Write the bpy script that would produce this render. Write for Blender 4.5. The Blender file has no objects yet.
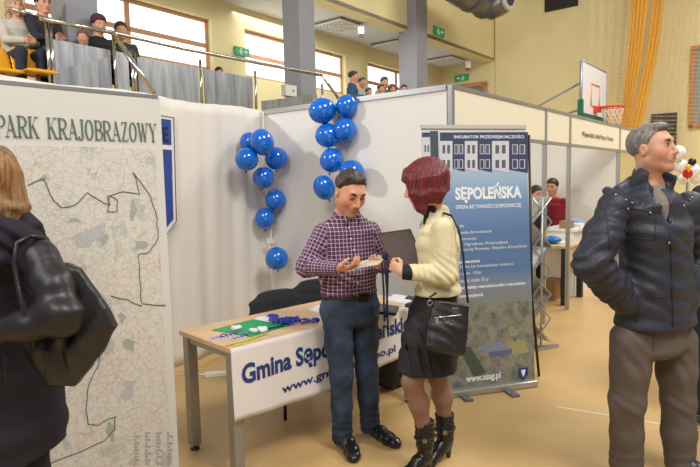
import bpy, math, random
import numpy as np
from mathutils import Vector, Matrix
random.seed(4); np.random.seed(4)
sc = bpy.context.scene
# ------------------------------------------------------------------ camera
FL = 565.0; PIT = math.radians(5.16); ROL = math.radians(1.3)
CAM = np.array([0, 0, 1.6])
cF = np.array([0, math.cos(PIT), -math.sin(PIT)])
_r0 = np.array([1., 0, 0]); _u0 = np.array([0, math.sin(PIT), math.cos(PIT)])
cR = math.cos(ROL)*_r0 - math.sin(ROL)*_u0
cU = math.sin(ROL)*_r0 + math.cos(ROL)*_u0
cd = bpy.data.cameras.new('camera'); co = bpy.data.objects.new('camera', cd); sc.collection.objects.link(co)
M = Matrix(((cR[0], cU[0], -cF[0], CAM[0]), (cR[1], cU[1], -cF[1], CAM[1]), (cR[2], cU[2], -cF[2], CAM[2]), (0, 0, 0, 1)))
co.matrix_world = M
cd.sensor_width = 36; cd.lens = FL/700*36; cd.clip_start = .05; cd.clip_end = 200
sc.camera = co
# ------------------------------------------------------------------ world, lights, exposure
W = bpy.data.worlds.new('world'); sc.world = W; W.use_nodes = True
W.node_tree.nodes['Background'].inputs[0].default_value = (.98, .98, 1.0, 1)
W.node_tree.nodes['Background'].inputs[1].default_value = .33
sc.view_settings.view_transform = 'Standard'; sc.view_settings.look = 'None'
sc.view_settings.exposure = 0.0; sc.view_settings.gamma = 1; sc.view_settings.use_curve_mapping = False
def area(name, loc, target, sx, sy, power, col=(1, .95, .87)):
    l = bpy.data.lights.new(name, 'AREA'); l.shape = 'RECTANGLE'; l.size = sx; l.size_y = sy; l.energy = power; l.color = col
    o = bpy.data.objects.new(name, l); sc.collection.objects.link(o); o.location = loc
    o.rotation_euler = (Vector(target)-Vector(loc)).to_track_quat('-Z', 'Y').to_euler(); return o
area('hall_ceiling_light', (3.2, -.5, 7.6), (1.2, 3.6, .5), 2.2, 2.2, 440, (1, .95, .88))
area('hall_ceiling_light', (7.0, 7.5, 8.0), (6.5, 8.5, 0), 4, 4, 720, (1, .95, .88))
area('hall_ceiling_light', (-2.2, -2.0, 6.2), (0, 4.5, 1), 3, 3, 230, (1, .96, .91))
area('mezzanine_light', (-5.6, 3.7, 4.5), (-.2, 5.1, 1.6), .35, .35, 150, (1, .97, .93))
area('mezzanine_light', (-1.5, 13.2, 5.3), (-1.5, 13.2, 0), 5, 1.5, 110, (1, .98, .95))

# ------------------------------------------------------------------ pixel helpers (700x467 frame) - place things at a real depth
def ray(x, y): return cF + cR*(x-350)/FL - cU*(y-233.5)/FL
def atz(x, y, z): d = ray(x, y); return CAM + d*(z-1.6)/d[2]
def aty(x, y, Y): d = ray(x, y); return CAM + d*Y/d[1]
def atl(x, y, a, dr):
    d = ray(x, y); n = np.array([-dr[1], dr[0]]); t = (n@(np.array(a)[:2]-CAM[:2]))/(n@d[:2]); return CAM + d*t
def v3(*a): return np.array(a, float)
def nz(v): v = np.array(v, float); return v/np.linalg.norm(v)
# ------------------------------------------------------------------ object helpers
col = sc.collection
def empty(name, loc=(0, 0, 0)):
    o = bpy.data.objects.new(name, None); o.empty_display_size = .1; o.location = tuple(loc); col.objects.link(o); return o
def tag(o, label=None, cat=None, group=None, kind=None):
    if label: o['label'] = label
    if cat: o['category'] = cat
    if group: o['group'] = group
    if kind: o['kind'] = kind
    return o
def thing(name, loc, label, cat, group=None): return tag(empty(name, loc), label, cat, group)
def wloc(p):
    l = Vector((0, 0, 0))
    while p is not None: l = l + p.location; p = p.parent
    return l
def link(name, me, mat, parent=None, org=None):
    """mesh given in world coordinates; stored relative to the parent's place (or to org for top level)"""
    o = bpy.data.objects.new(name, me); col.objects.link(o)
    if mat is not None:
        for m in (mat if isinstance(mat, (list, tuple)) else [mat]): me.materials.append(m)
    if parent is not None: off = wloc(parent); o.parent = parent
    else: off = Vector(tuple(org)) if org is not None else Vector((0, 0, 0)); o.location = off
    if off.length > 0: me.transform(Matrix.Translation(-off))
    return o
class MB:
    def __init__(s): s.v = []; s.f = []; s.sm = []
    def poly(s, pts, smooth=False):
        n = len(s.v); s.v += [tuple(map(float, p)) for p in pts]; s.f.append(list(range(n, n+len(pts)))); s.sm.append(smooth); return s
    def box8(s, c):
        n = len(s.v); s.v += [tuple(map(float, p)) for p in c]
        for q in ((0, 3, 2, 1), (4, 5, 6, 7), (0, 1, 5, 4), (1, 2, 6, 5), (2, 3, 7, 6), (3, 0, 4, 7)): s.f.append([n+i for i in q]); s.sm.append(False)
        return s
    def box(s, c, h, ax=None):
        c = v3(*c); a = [v3(1, 0, 0), v3(0, 1, 0), v3(0, 0, 1)] if ax is None else [v3(*q) for q in ax]
        X, Y, Z = [a[i]*h[i] for i in range(3)]
        return s.box8([c-X-Y-Z, c+X-Y-Z, c+X+Y-Z, c-X+Y-Z, c-X-Y+Z, c+X-Y+Z, c+X+Y+Z, c-X+Y+Z])
    def prism(s, pts, off):
        """closed outline extruded by off"""
        pts = [v3(*p) for p in pts]; off = v3(*off); n = len(s.v); k = len(pts)
        s.v += [tuple(p) for p in pts] + [tuple(p+off) for p in pts]
        s.f.append([n+i for i in range(k)][::-1]); s.f.append([n+k+i for i in range(k)]); s.sm += [False]*2
        for i in range(k): j = (i+1) % k; s.f.append([n+i, n+j, n+k+j, n+k+i]); s.sm.append(False)
        return s
    def tube(s, pts, r, seg=8, cap=True):
        pts = [v3(*p) for p in pts]; n0 = len(s.v); K = len(pts)
        rs = r if isinstance(r, (list, tuple)) else [r]*K
        up = None
        for i, p in enumerate(pts):
            t = nz(pts[min(i+1, K-1)]-pts[max(i-1, 0)])
            if up is None: up = v3(0, 0, 1) if abs(t[2]) < .9 else v3(1, 0, 0)
            a = nz(np.cross(t, up)); b = np.cross(a, t); up = b
            for j in range(seg):
                an = 2*math.pi*j/seg; s.v.append(tuple(p+rs[i]*(math.cos(an)*a+math.sin(an)*b)))
        for i in range(K-1):
            for j in range(seg):
                j2 = (j+1) % seg; s.f.append([n0+i*seg+j, n0+i*seg+j2, n0+(i+1)*seg+j2, n0+(i+1)*seg+j]); s.sm.append(True)
        if cap:
            s.f.append([n0+j for j in range(seg)][::-1]); s.f.append([n0+(K-1)*seg+j for j in range(seg)]); s.sm += [False]*2
        return s
    def ell(s, c, r, ax=None, nu=16, nv=10, fn=None):
        c = v3(*c); a = np.eye(3) if ax is None else np.array(ax, float); n0 = len(s.v)
        for i in range(nv+1):
            th = math.pi*i/nv
            for j in range(nu):
                p = 2*math.pi*j/nu; d = v3(math.sin(th)*math.cos(p), math.sin(th)*math.sin(p), math.cos(th))
                if fn: d = fn(d)
                s.v.append(tuple(c + (d*np.array(r))@a))
        for i in range(nv):
            for j in range(nu):
                j2 = (j+1) % nu; s.f.append([n0+i*nu+j, n0+(i+1)*nu+j, n0+(i+1)*nu+j2, n0+i*nu+j2]); s.sm.append(True)
        return s
    def grid(s, fn, nu, nv, smooth=True):
        n0 = len(s.v)
        for i in range(nu+1):
            for j in range(nv+1): s.v.append(tuple(map(float, fn(i/nu, j/nv))))
        for i in range(nu):
            for j in range(nv): a = n0+i*(nv+1)+j; s.f.append([a, a+nv+1, a+nv+2, a+1]); s.sm.append(smooth)
        return s
    def build(s, name, mat, parent=None, org=None, bevel=0, solid=0):
        me = bpy.data.meshes.new(name); me.from_pydata(s.v, [], s.f); me.polygons.foreach_set('use_smooth', s.sm); me.update()
        o = link(name, me, mat, parent, org)
        if solid: m = o.modifiers.new('solid', 'SOLIDIFY'); m.thickness = solid
        if bevel: m = o.modifiers.new('bevel', 'BEVEL'); m.width = bevel; m.segments = 2; m.limit_method = 'ANGLE'
        return o
# ------------------------------------------------------------------ materials
def newmat(name):
    m = bpy.data.materials.new(name); m.use_nodes = True; nt = m.node_tree; return m, nt, nt.nodes['Principled BSDF']
def s2l(c): return tuple(((x/255)/12.92 if x/255 <= .04045 else ((x/255+.055)/1.055)**2.4) for x in c[:3])+(1,)
_mc = {}
def mat(*a, **k):
    key = (a, tuple(sorted(k.items())))
    if key not in _mc: _mc[key] = _mat(*a, **k)
    return _mc[key]
def _mat(name, rgb, rough=.6, metal=0, var=.0, vs=6, bump=0, bs=60, emis=0, alpha=1, attr=False, coat=0, sheen=0, spec=None):
    m, nt, b = newmat(name); N, L = nt.nodes, nt.links
    c = s2l(rgb); b.inputs['Base Color'].default_value = c; b.inputs['Roughness'].default_value = rough; b.inputs['Metallic'].default_value = metal
    if spec is not None: b.inputs['Specular IOR Level'].default_value = spec
    if coat: b.inputs['Coat Weight'].default_value = coat; b.inputs['Coat Roughness'].default_value = .1
    if sheen: b.inputs['Sheen Weight'].default_value = sheen
    tc = N.new('ShaderNodeTexCoord')
    src = None
    if attr:
        a = N.new('ShaderNodeAttribute'); a.attribute_name = 'Col'; src = a.outputs['Color']; L.new(src, b.inputs['Base Color'])
    if var:
        n = N.new('ShaderNodeTexNoise'); n.inputs['Scale'].default_value = vs; n.inputs['Detail'].default_value = 4; L.new(tc.outputs['Object'], n.inputs['Vector'])
        mr = N.new('ShaderNodeMapRange'); mr.inputs['From Min'].default_value = .3; mr.inputs['From Max'].default_value = .7
        mr.inputs['To Min'].default_value = 1-var; mr.inputs['To Max'].default_value = 1+var; L.new(n.outputs['Fac'], mr.inputs['Value'])
        mx = N.new('ShaderNodeVectorMath'); mx.operation = 'SCALE'
        if src is not None: L.new(src, mx.inputs[0])
        else: mx.inputs[0].default_value = c[:3]
        L.new(mr.outputs['Result'], mx.inputs['Scale']); L.new(mx.outputs['Vector'], b.inputs['Base Color'])
    if bump:
        n = N.new('ShaderNodeTexNoise'); n.inputs['Scale'].default_value = bs; n.inputs['Detail'].default_value = 5; L.new(tc.outputs['Object'], n.inputs['Vector'])
        bp = N.new('ShaderNodeBump'); bp.inputs['Strength'].default_value = bump; bp.inputs['Distance'].default_value = .01; L.new(n.outputs['Fac'], bp.inputs['Height']); L.new(bp.outputs['Normal'], b.inputs['Normal'])
    if emis: b.inputs['Emission Color'].default_value = c; b.inputs['Emission Strength'].default_value = emis
    if alpha < 1: b.inputs['Alpha'].default_value = alpha
    return m
def nramp(nt, src, stops):
    r = nt.nodes.new('ShaderNodeValToRGB'); e = r.color_ramp.elements
    e[0].position = stops[0][0]; e[0].color = s2l(stops[0][1]); e[1].position = stops[-1][0]; e[1].color = s2l(stops[-1][1])
    for p, c in stops[1:-1]: q = e.new(p); q.color = s2l(c)
    nt.links.new(src, r.inputs['Fac']); return r
def mixc(nt, fac, a, b):
    n = nt.nodes.new('ShaderNodeMix'); n.data_type = 'RGBA'
    for s, i in ((fac, 0), (a, 6), (b, 7)):
        if hasattr(s, 'links'): nt.links.new(s, n.inputs[i])
        elif i == 0: n.inputs[0].default_value = s
        else: n.inputs[i].default_value = s2l(s)
    return n.outputs[2]
def mth(nt, op, a, b=None, c=None):
    n = nt.nodes.new('ShaderNodeMath'); n.operation = op
    for i, s in enumerate((a, b, c)):
        if s is None: continue
        if hasattr(s, 'links'): nt.links.new(s, n.inputs[i])
        else: n.inputs[i].default_value = s
    return n.outputs[0]
def noise(nt, vec, scale, detail=4, dist=0):
    n = nt.nodes.new('ShaderNodeTexNoise'); n.inputs['Scale'].default_value = scale; n.inputs['Detail'].default_value = detail; n.inputs['Distortion'].default_value = dist
    if vec is not None: nt.links.new(vec, n.inputs['Vector'])
    return n.outputs['Fac']
# ------------------------------------------------------------------ signed-distance modelling for bodies, clothes, hair, bags
class Fld:
    def __init__(s, lo, hi, vox):
        s.lo = v3(*lo); s.vox = vox; s.n = np.ceil((v3(*hi)-s.lo)/vox).astype(int)+1
        s.D = np.full(s.n, .08, np.float32)
    def sl(s, lo, hi):
        a = np.clip(np.floor((v3(*lo)-s.lo)/s.vox).astype(int), 0, s.n-1); b = np.clip(np.ceil((v3(*hi)-s.lo)/s.vox).astype(int)+1, 1, s.n)
        g = [(s.lo[i]+s.vox*np.arange(a[i], b[i])).astype(np.float32) for i in range(3)]
        if min(len(q) for q in g) == 0: return None
        return (slice(a[0], b[0]), slice(a[1], b[1]), slice(a[2], b[2])), g[0][:, None, None], g[1][None, :, None], g[2][None, None, :]
    def op(s, fn, lo, hi, k=.01, mode='u'):
        r = s.sl(v3(*lo)-k-.012, v3(*hi)+k+.012)
        if r is None: return
        i, x, y, z = r; d = fn(x, y, z); A = s.D[i]
        if mode == 'u': h = np.maximum(k-np.abs(A-d), 0)/k; s.D[i] = np.minimum(A, d)-h*h*k*.25
        elif mode == 'sub': d = -d; h = np.maximum(k-np.abs(A-d), 0)/k; s.D[i] = np.maximum(A, d)+h*h*k*.25
    def cone(s, a, b, r1, r2, k=.01, mode='u'):
        a = v3(*a); b = v3(*b); ab = b-a; L2 = max(ab@ab, 1e-9); R = max(r1, r2)
        def fn(x, y, z):
            px, py, pz = x-a[0], y-a[1], z-a[2]; t = np.clip((px*ab[0]+py*ab[1]+pz*ab[2])/L2, 0, 1)
            return np.sqrt((px-t*ab[0])**2+(py-t*ab[1])**2+(pz-t*ab[2])**2)-(r1+(r2-r1)*t)
        s.op(fn, np.minimum(a, b)-R, np.maximum(a, b)+R, k, mode); return s
    def chain(s, pts, rs, k=.01, mode='u'):
        for i in range(len(pts)-1): s.cone(pts[i], pts[i+1], rs[i], rs[i+1], k, mode)
        return s
    def ell(s, c, r, ax=None, k=.01, mode='u'):
        c = v3(*c); A = np.eye(3) if ax is None else np.array(ax, float); R = max(r)
        def fn(x, y, z):
            px, py, pz = x-c[0], y-c[1], z-c[2]; q = 0; l = px*px+py*py+pz*pz
            for i in range(3): q = q+((px*A[i, 0]+py*A[i, 1]+pz*A[i, 2])/r[i])**2
            q = np.sqrt(q)+1e-6; return np.maximum(np.sqrt(l), min(r)*.2)*(1-1/q)
        s.op(fn, c-R, c+R, k, mode); return s
    def loft(s, st, right, k=.012, pw=2.0, cap=.5, mode='u'):
        for i in range(len(st)-1):
            a, w0, d0 = st[i]; b, w1, d1 = st[i+1]; a = v3(*a); b = v3(*b); ab = b-a; L = np.linalg.norm(ab); ax = ab/L
            rt = v3(*right); rt = nz(rt-ax*(rt@ax)); fw = np.cross(ax, rt); R = max(w0, w1, d0, d1)
            def fn(x, y, z, a=a, ab=ab, ax=ax, rt=rt, fw=fw, L=L, w0=w0, w1=w1, d0=d0, d1=d1):
                px, py, pz = x-a[0], y-a[1], z-a[2]; h = px*ax[0]+py*ax[1]+pz*ax[2]; t = np.clip(h/L, 0, 1)
                u = px*rt[0]+py*rt[1]+pz*rt[2]; v = px*fw[0]+py*fw[1]+pz*fw[2]; e = h-t*L
                w = w0+(w1-w0)*t; d = d0+(d1-d0)*t; cc = np.minimum(w, d)*cap
                q = (np.abs(u/w)**pw+np.abs(v/d)**pw+np.abs(e/cc)**pw)**(1/pw)+1e-6
                return np.maximum(np.sqrt(u*u+v*v+e*e), .01)*(1-1/q)
            s.op(fn, np.minimum(a, b)-R, np.maximum(a, b)+R, k, mode)
        return s
    def half(s, p, n, k=.004):
        """remove what lies on the side n points to"""
        p = v3(*p); n = nz(n)
        i, x, y, z = s.sl(s.lo, s.lo+s.n*s.vox); d = (x-p[0])*n[0]+(y-p[1])*n[1]+(z-p[2])*n[2]
        s.D[i] = np.maximum(s.D[i], d); return s
    def fold(s, c, ax, amp, wl, sg, ph=0):
        c = v3(*c); ax = nz(ax); r = s.sl(c-2.4*sg, c+2.4*sg)
        if r is None: return s
        i, x, y, z = r; px, py, pz = x-c[0], y-c[1], z-c[2]
        h = px*ax[0]+py*ax[1]+pz*ax[2]; wob = .02*np.sin(px*19+pz*11+ph)+.016*np.sin(py*23-pz*15+1.3*ph+px*9)
        s.D[i] += amp*np.sin(6.283*(h+wob)/wl+ph)*np.exp(-(px*px+py*py+pz*pz)/(2*sg*sg)); return s
    def ripple(s, amp, scale, seed=0, st=(1, 1, 1), n=7):
        rg = np.random.RandomState(seed); i, x, y, z = s.sl(s.lo, s.lo+s.n*s.vox)
        for q in range(n):
            d = nz(rg.normal(size=3))*np.array(st)*scale*rg.uniform(.6, 1.6); p = rg.uniform(0, 6.28)
            s.D[i] += amp/math.sqrt(n)*np.sin(x*d[0]+y*d[1]+z*d[2]+p)
        return s
    def mesh(s):
        D = s.D; D[0] = D[-1] = .05; D[:, 0] = D[:, -1] = .05; D[:, :, 0] = D[:, :, -1] = .05
        I = D < 0; nx, ny, nzz = D.shape
        cnt = np.zeros((nx-1, ny-1, nzz-1), np.int8); C8 = [(a, b, c) for a in (0, 1) for b in (0, 1) for c in (0, 1)]
        for a, b, c in C8: cnt += I[a:nx-1+a, b:ny-1+b, c:nzz-1+c]
        act = np.argwhere((cnt > 0) & (cnt < 8)); idx = np.full(cnt.shape, -1, np.int32); idx[act[:, 0], act[:, 1], act[:, 2]] = np.arange(len(act))
        acc = np.zeros((len(act), 3)); w = np.zeros(len(act))
        val = {c: D[act[:, 0]+c[0], act[:, 1]+c[1], act[:, 2]+c[2]] for c in C8}
        for c in C8:
            for ax in range(3):
                if c[ax]: continue
                e = list(c); e[ax] = 1; e = tuple(e); a, b = val[c], val[e]; m = (a < 0) != (b < 0)
                t = np.where(m, a/np.where(m, a-b, 1), 0); P = np.tile(np.array(c, float), (len(act), 1)); P[:, ax] += t
                acc[m] += P[m]; w[m] += 1
        V = s.lo + (act+acc/w[:, None])*s.vox; Q = []
        for ax in range(3):
            sh = [slice(1, -1)]*3; sh[ax] = slice(0, -1); sh2 = [slice(1, -1)]*3; sh2[ax] = slice(1, None)
            A = I[tuple(sh)]; B = I[tuple(sh2)]; e = np.argwhere(A != B); fl = A[e[:, 0], e[:, 1], e[:, 2]]
            g = e.copy(); o = [k for k in range(3) if k != ax]; g[:, o[0]] += 1; g[:, o[1]] += 1
            def at(da, db): q = g.copy(); q[:, o[0]] -= da; q[:, o[1]] -= db; return idx[q[:, 0], q[:, 1], q[:, 2]]
            q = np.stack([at(1, 1), at(0, 1), at(0, 0), at(1, 0)], 1)
            if ax == 1: fl = ~fl
            q[~fl] = q[~fl][:, ::-1]; Q.append(q)
        return V, np.concatenate(Q)
    def build(s, name, mt, parent=None, org=None, colfn=None, patfn=None):
        V, Q = s.mesh(); me = bpy.data.meshes.new(name); n = len(V); m = len(Q)
        me.vertices.add(n); me.vertices.foreach_set('co', V.astype(np.float32).ravel()); me.loops.add(m*4); me.loops.foreach_set('vertex_index', Q.astype(np.int32).ravel())
        me.polygons.add(m); me.polygons.foreach_set('loop_start', np.arange(0, 4*m, 4, dtype=np.int32)); me.update(calc_edges=True); me.validate()
        me.polygons.foreach_set('use_smooth', np.ones(len(me.polygons), bool))
        if colfn is not None:
            a = me.attributes.new('Col', 'FLOAT_COLOR', 'POINT'); c = np.ones((n, 4), np.float32); c[:, :3] = colfn(V); a.data.foreach_set('color', c.ravel())
        if patfn is not None:
            a = me.attributes.new('pat', 'FLOAT_VECTOR', 'POINT'); a.data.foreach_set('vector', patfn(V).astype(np.float32).ravel())
        return link(name, me, mt, parent, org)
# ------------------------------------------------------------------ heads, hands, feet
def frame(fwd, up=(0, 0, 1)):
    f = nz(fwd); u = v3(*up); u = nz(u-f*(u@f)); return np.array([np.cross(f, u), f, u])
def hmap(c, A, s):
    c = v3(*c); return lambda x, y, z: c+s*(x*A[0]+y*A[1]+z*A[2])
def head_sdf(F, c, A, s=1, female=False, neck=None, nr=.056, ears=True):
    P = hmap(c, A, s); w = .94 if female else 1
    F.ell(P(0, -.018, .034), v3(.076, .098, .084)*s, A, .02*s); F.ell(P(0, .022, -.018), v3(.067*w, .066, .084)*s, A, .03*s)
    for q in (-1, 1):
        F.cone(P(.051*q*w, -.005, -.058), P(.014*q, .062, -.094), .02*s, .018*s, .03*s); F.ell(P(.036*q, .052, -.022), v3(.026, .026, .026)*s, A, .03*s)
    F.cone(P(-.03, .076, .031), P(.03, .076, .031), .012*s, .012*s, .022*s)
    for q in (-1, 1): F.ell(P(.031*q, .096, .008), v3(.018, .017, .013)*s, A, .014*s, 'sub')
    for q in (-1, 1): F.ell(P(.031*q, .073, .007), v3(.015, .0125, .0125)*s, A, .006*s)
    F.cone(P(0, .088, .012), P(0, .108, -.028), .008*s, .0115*s, .012*s)
    for q in (-1, 1): F.ell(P(.012*q, .097, -.033), v3(.008, .009, .007)*s, A, .008*s)
    F.ell(P(0, .078, -.056), v3(.03, .02, .022)*s, A, .02*s)
    F.cone(P(-.018, .091, -.053), P(.018, .091, -.053), .005*s, .005*s, .006*s); F.cone(P(-.016, .09, -.064), P(.016, .09, -.064), .006*s, .006*s, .006*s)
    F.cone(P(-.02, .1, -.0585), P(.02, .1, -.0585), .0032*s, .0032*s, .005*s, 'sub')
    F.ell(P(0, .072, -.1), v3(.02, .018, .016)*s, A, .02*s)
    if ears:
        for q in (-1, 1):
            F.ell(P(.078*q, -.008, -.004), v3(.009, .018, .031)*s, A, .008*s); F.ell(P(.089*q, -.004, .0), v3(.007, .009, .016)*s, A, .006*s, 'sub')
    if neck is not None: F.cone(P(0, -.022, -.06), neck, nr*s, nr*1.12*s, .03*s)
    return P
def skincol(base, P0=None, A=None, s=1, c=None, beard=0, lip=(.55, .2, .17), sock=None):
    base = np.array(s2l(base)[:3])
    def fn(V):
        C = np.tile(base, (len(V), 1))
        if sock: C[V[:, 2] < .3] = sock
        if c is None: return C
        q = (V-v3(*c))/s; x, y, z = q@A[0], q@A[1], q@A[2]
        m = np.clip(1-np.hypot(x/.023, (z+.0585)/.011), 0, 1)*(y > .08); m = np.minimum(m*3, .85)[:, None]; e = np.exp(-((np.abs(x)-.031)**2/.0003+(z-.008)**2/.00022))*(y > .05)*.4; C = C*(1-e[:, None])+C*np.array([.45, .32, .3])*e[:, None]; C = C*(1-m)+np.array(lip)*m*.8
        ch = np.exp(-((np.abs(x)-.04)**2+(z+.02)**2)/.0006)*(y > .04)*.16; C = C*(1+np.stack([ch*.6, -ch*.6, -ch*.6], 1))
        if beard:
            b = np.clip((-z-.032)/.02, 0, 1)*(y > -.02)*(np.abs(z) < .125)*beard; b = b[:, None]*(1-m); C = C*(1-b)+C*np.array([.45, .43, .42])*b
        return C
    return fn
def hairline(F, c, A, s, ys, hs):
    """keeps the hair above a line that is a function of the front-back position"""
    i, x, y, z = F.sl(F.lo, F.lo+F.n*F.vox); c = v3(*c); px, py, pz = x-c[0], y-c[1], z-c[2]
    ly = (px*A[1][0]+py*A[1][1]+pz*A[1][2])/s; lz = (px*A[2][0]+py*A[2][1]+pz*A[2][2])/s; lx = (px*A[0][0]+py*A[0][1]+pz*A[0][2])/s
    F.D[i] = np.maximum(F.D[i], (np.interp(ly, ys, hs)-lz)*.75*s); return lx, ly, lz
def face_parts(parent, c, A, s, browcol, open_=True, iris=(60, 50, 40)):
    P = hmap(c, A, s); bm_ = mat('eyebrow_hair', browcol, .8)
    for q in (-1, 1):
        m = MB(); m.tube([P((.016+.03*t)*q, .0895-.012*t*t+.0015, .026+.007*math.sin(t*2.4)) for t in np.linspace(0, 1, 6)], [.0035*s, .0055*s, .006*s, .0055*s, .004*s, .002*s], 6)
        m.build('eyebrow', bm_, parent)
        m = MB()
        if open_:
            m.ell(P(.031*q, .0765, .0065), v3(.0115, .0115, .0075)*s, A, 14, 10); m.build('eye', mat('eye_white', (200, 190, 180), .2), parent)
            m = MB(); m.ell(P(.031*q+.0005, .0868, .0065), v3(.0055, .0022, .0055)*s, A, 12, 8); m.build('iris', mat('iris', iris, .15), parent)
            m = MB(); m.tube([P((.031+.013*t)*q, .0868-.004*t*t, .0145-.003*t*t) for t in np.linspace(-1, 1, 6)], .0014*s, 5); m.build('eyelashes', mat('lash', (45, 32, 28), .8), parent)
        else:
            m.tube([P((.031+.013*t)*q, .0872-.004*t*t, .002-.001*t*t) for t in np.linspace(-1, 1, 6)], .0016*s, 5); m.build('eyelashes', mat('lash', (45, 32, 28), .8), parent)
def hand(F, wr, d, nrm, th, s=1, curl=.5, thumb=.5):
    wr = v3(*wr); d = nz(d); nrm = v3(*nrm); nrm = nz(nrm-d*(nrm@d)); th = v3(*th); th = nz(th-d*(th@d)-nrm*(th@nrm))
    F.loft([(wr-.02*d, .026*s, .021*s), (wr+.03*s*d, .033*s, .017*s), (wr+.085*s*d, .04*s, .0135*s)], th, .012, 2.4)
    for i, L in enumerate((.072, .08, .075, .058)):
        p = wr+.084*s*d+th*(.03-.0198*i)*s; a = 0; r = .0088*s; rr = [.009, .0084, .0078, .007]
        for j, fr in enumerate((.45, .3, .25)):
            a += curl*(.7, 1.0, .7)[j]; q = p+L*s*fr*(math.cos(a)*d+math.sin(a)*nrm+.05*th*(1.5-i)*(j == 0)); F.cone(p, q, rr[j]*s, rr[j+1]*s, .004); p = q
    p = wr+.02*s*d+th*.024*s; dirs = [nz(d*.7+th*.7+nrm*.25), nz(d*.9+th*(.5-thumb*.6)+nrm*(.2+thumb*.5)), nz(d*.9-th*thumb*.5+nrm*(.2+thumb*.5))]
    for j, (L, q) in enumerate(zip((.042, .034, .027), dirs)):
        e = p+L*s*q; F.cone(p, e, (.0135, .0115, .0098)[j]*s, (.0115, .0098, .0082)[j]*s, .008); p = e
def shoe(F, heel, toe, wd=.045, ht=.085, sole=0.0):
    heel = v3(*heel); toe = v3(*toe); d = nz(toe-heel); r = np.cross(d, v3(0, 0, 1)); L = np.linalg.norm(toe-heel); z = v3(0, 0, 1)
    F.loft([(heel+d*.035+z*ht*.5, wd*.72, ht*.55), (heel+d*L*.35+z*ht*.48, wd*.8, ht*.55), (heel+d*L*.62+z*.03, wd*1.02, .036), (toe-d*.04+z*.024, wd*.86, .027), (toe-d*.018+z*.02, wd*.55, .02)], r, .02, 2.3, .9)
    F.half((0, 0, sole), (0, 0, -1))
# ------------------------------------------------------------------ materials for people
def fabric(name, rgb, rough=.85, bs=180, bump=.25, var=.08, vs=9, sheen=.0): return mat(name, rgb, rough, 0, var, vs, bump, bs, sheen=sheen)
def leather(name, rgb, rough=.38, bump=.35, bs=90): return mat(name, rgb, rough, 0, .1, 12, bump, bs)
skin = mat('skin', (205, 150, 125), .5, attr=True, var=.05, vs=30, bump=.06, bs=150)
def hairmat(name, dark, light, sc_=(90, 90, 14)):
    m, nt, b = newmat(name); tc = nt.nodes.new('ShaderNodeTexCoord'); mp = nt.nodes.new('ShaderNodeMapping'); mp.inputs['Scale'].default_value = sc_
    nt.links.new(tc.outputs['Object'], mp.inputs['Vector']); n = noise(nt, mp.outputs['Vector'], 1.0, 5, .6)
    r = nramp(nt, n, [(.3, dark), (.7, light)]); nt.links.new(r.outputs['Color'], b.inputs['Base Color']); b.inputs['Roughness'].default_value = .5
    bp = nt.nodes.new('ShaderNodeBump'); bp.inputs['Strength'].default_value = .8; bp.inputs['Distance'].default_value = .006; nt.links.new(n, bp.inputs['Height']); nt.links.new(bp.outputs['Normal'], b.inputs['Normal']); return m
def plaid():
    m, nt, b = newmat('purple_plaid'); a = nt.nodes.new('ShaderNodeAttribute'); a.attribute_name = 'pat'; sp = nt.nodes.new('ShaderNodeSeparateXYZ'); nt.links.new(a.outputs['Vector'], sp.inputs[0])
    def st(src, per, w, off=0):
        f = mth(nt, 'FRACT', mth(nt, 'ADD', mth(nt, 'DIVIDE', src, per), off)); return mth(nt, 'LESS_THAN', f, w)
    u, v = mth(nt, 'MULTIPLY', sp.outputs[0], .8), mth(nt, 'MULTIPLY', sp.outputs[1], .8); c = (84, 46, 72)
    c1 = mixc(nt, mth(nt, 'MULTIPLY', mth(nt, 'ADD', st(u, .036, .34, .5), st(v, .036, .34, .5)), .45), c, (38, 26, 52))
    c2 = mixc(nt, mth(nt, 'MULTIPLY', st(u, .018, .2), .6), c1, (205, 180, 205)); c3 = mixc(nt, mth(nt, 'MULTIPLY', st(v, .018, .2), .6), c2, (205, 180, 205))
    nt.links.new(c3, b.inputs['Base Color']); b.inputs['Roughness'].default_value = .85
    bp = nt.nodes.new('ShaderNodeBump'); tc = nt.nodes.new('ShaderNodeTexCoord'); bp.inputs['Strength'].default_value = .25; bp.inputs['Distance'].default_value = .006
    nt.links.new(noise(nt, tc.outputs['Object'], 26, 3), bp.inputs['Height']); nt.links.new(bp.outputs['Normal'], b.inputs['Normal']); return m
def denim(name, dark, light):
    m, nt, b = newmat(name); tc = nt.nodes.new('ShaderNodeTexCoord'); n = noise(nt, tc.outputs['Object'], 7, 5, .4)
    r = nramp(nt, n, [(.35, dark), (.68, light)]); nt.links.new(r.outputs['Color'], b.inputs['Base Color']); b.inputs['Roughness'].default_value = .85
    bp = nt.nodes.new('ShaderNodeBump'); bp.inputs['Strength'].default_value = .35; bp.inputs['Distance'].default_value = .006; nt.links.new(noise(nt, tc.outputs['Object'], 60, 4), bp.inputs['Height']); nt.links.new(bp.outputs['Normal'], b.inputs['Normal']); return m
from mathutils.bvhtree import BVHTree
def bvh(o):
    off = wloc(o); me = o.data; return BVHTree.FromPolygons([v.co+off for v in me.vertices], [tuple(p.vertices) for p in me.polygons])
def hit(b, px, py, lift=.0):
    d = Vector(tuple(nz(ray(px, py)))); r = b.ray_cast(Vector(tuple(CAM)), d)
    if r[0] is None: return None, None
    n = r[1]
    if n.dot(d) > 0: n = -n
    return v3(*r[0])+lift*v3(*n), v3(*n)
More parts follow.
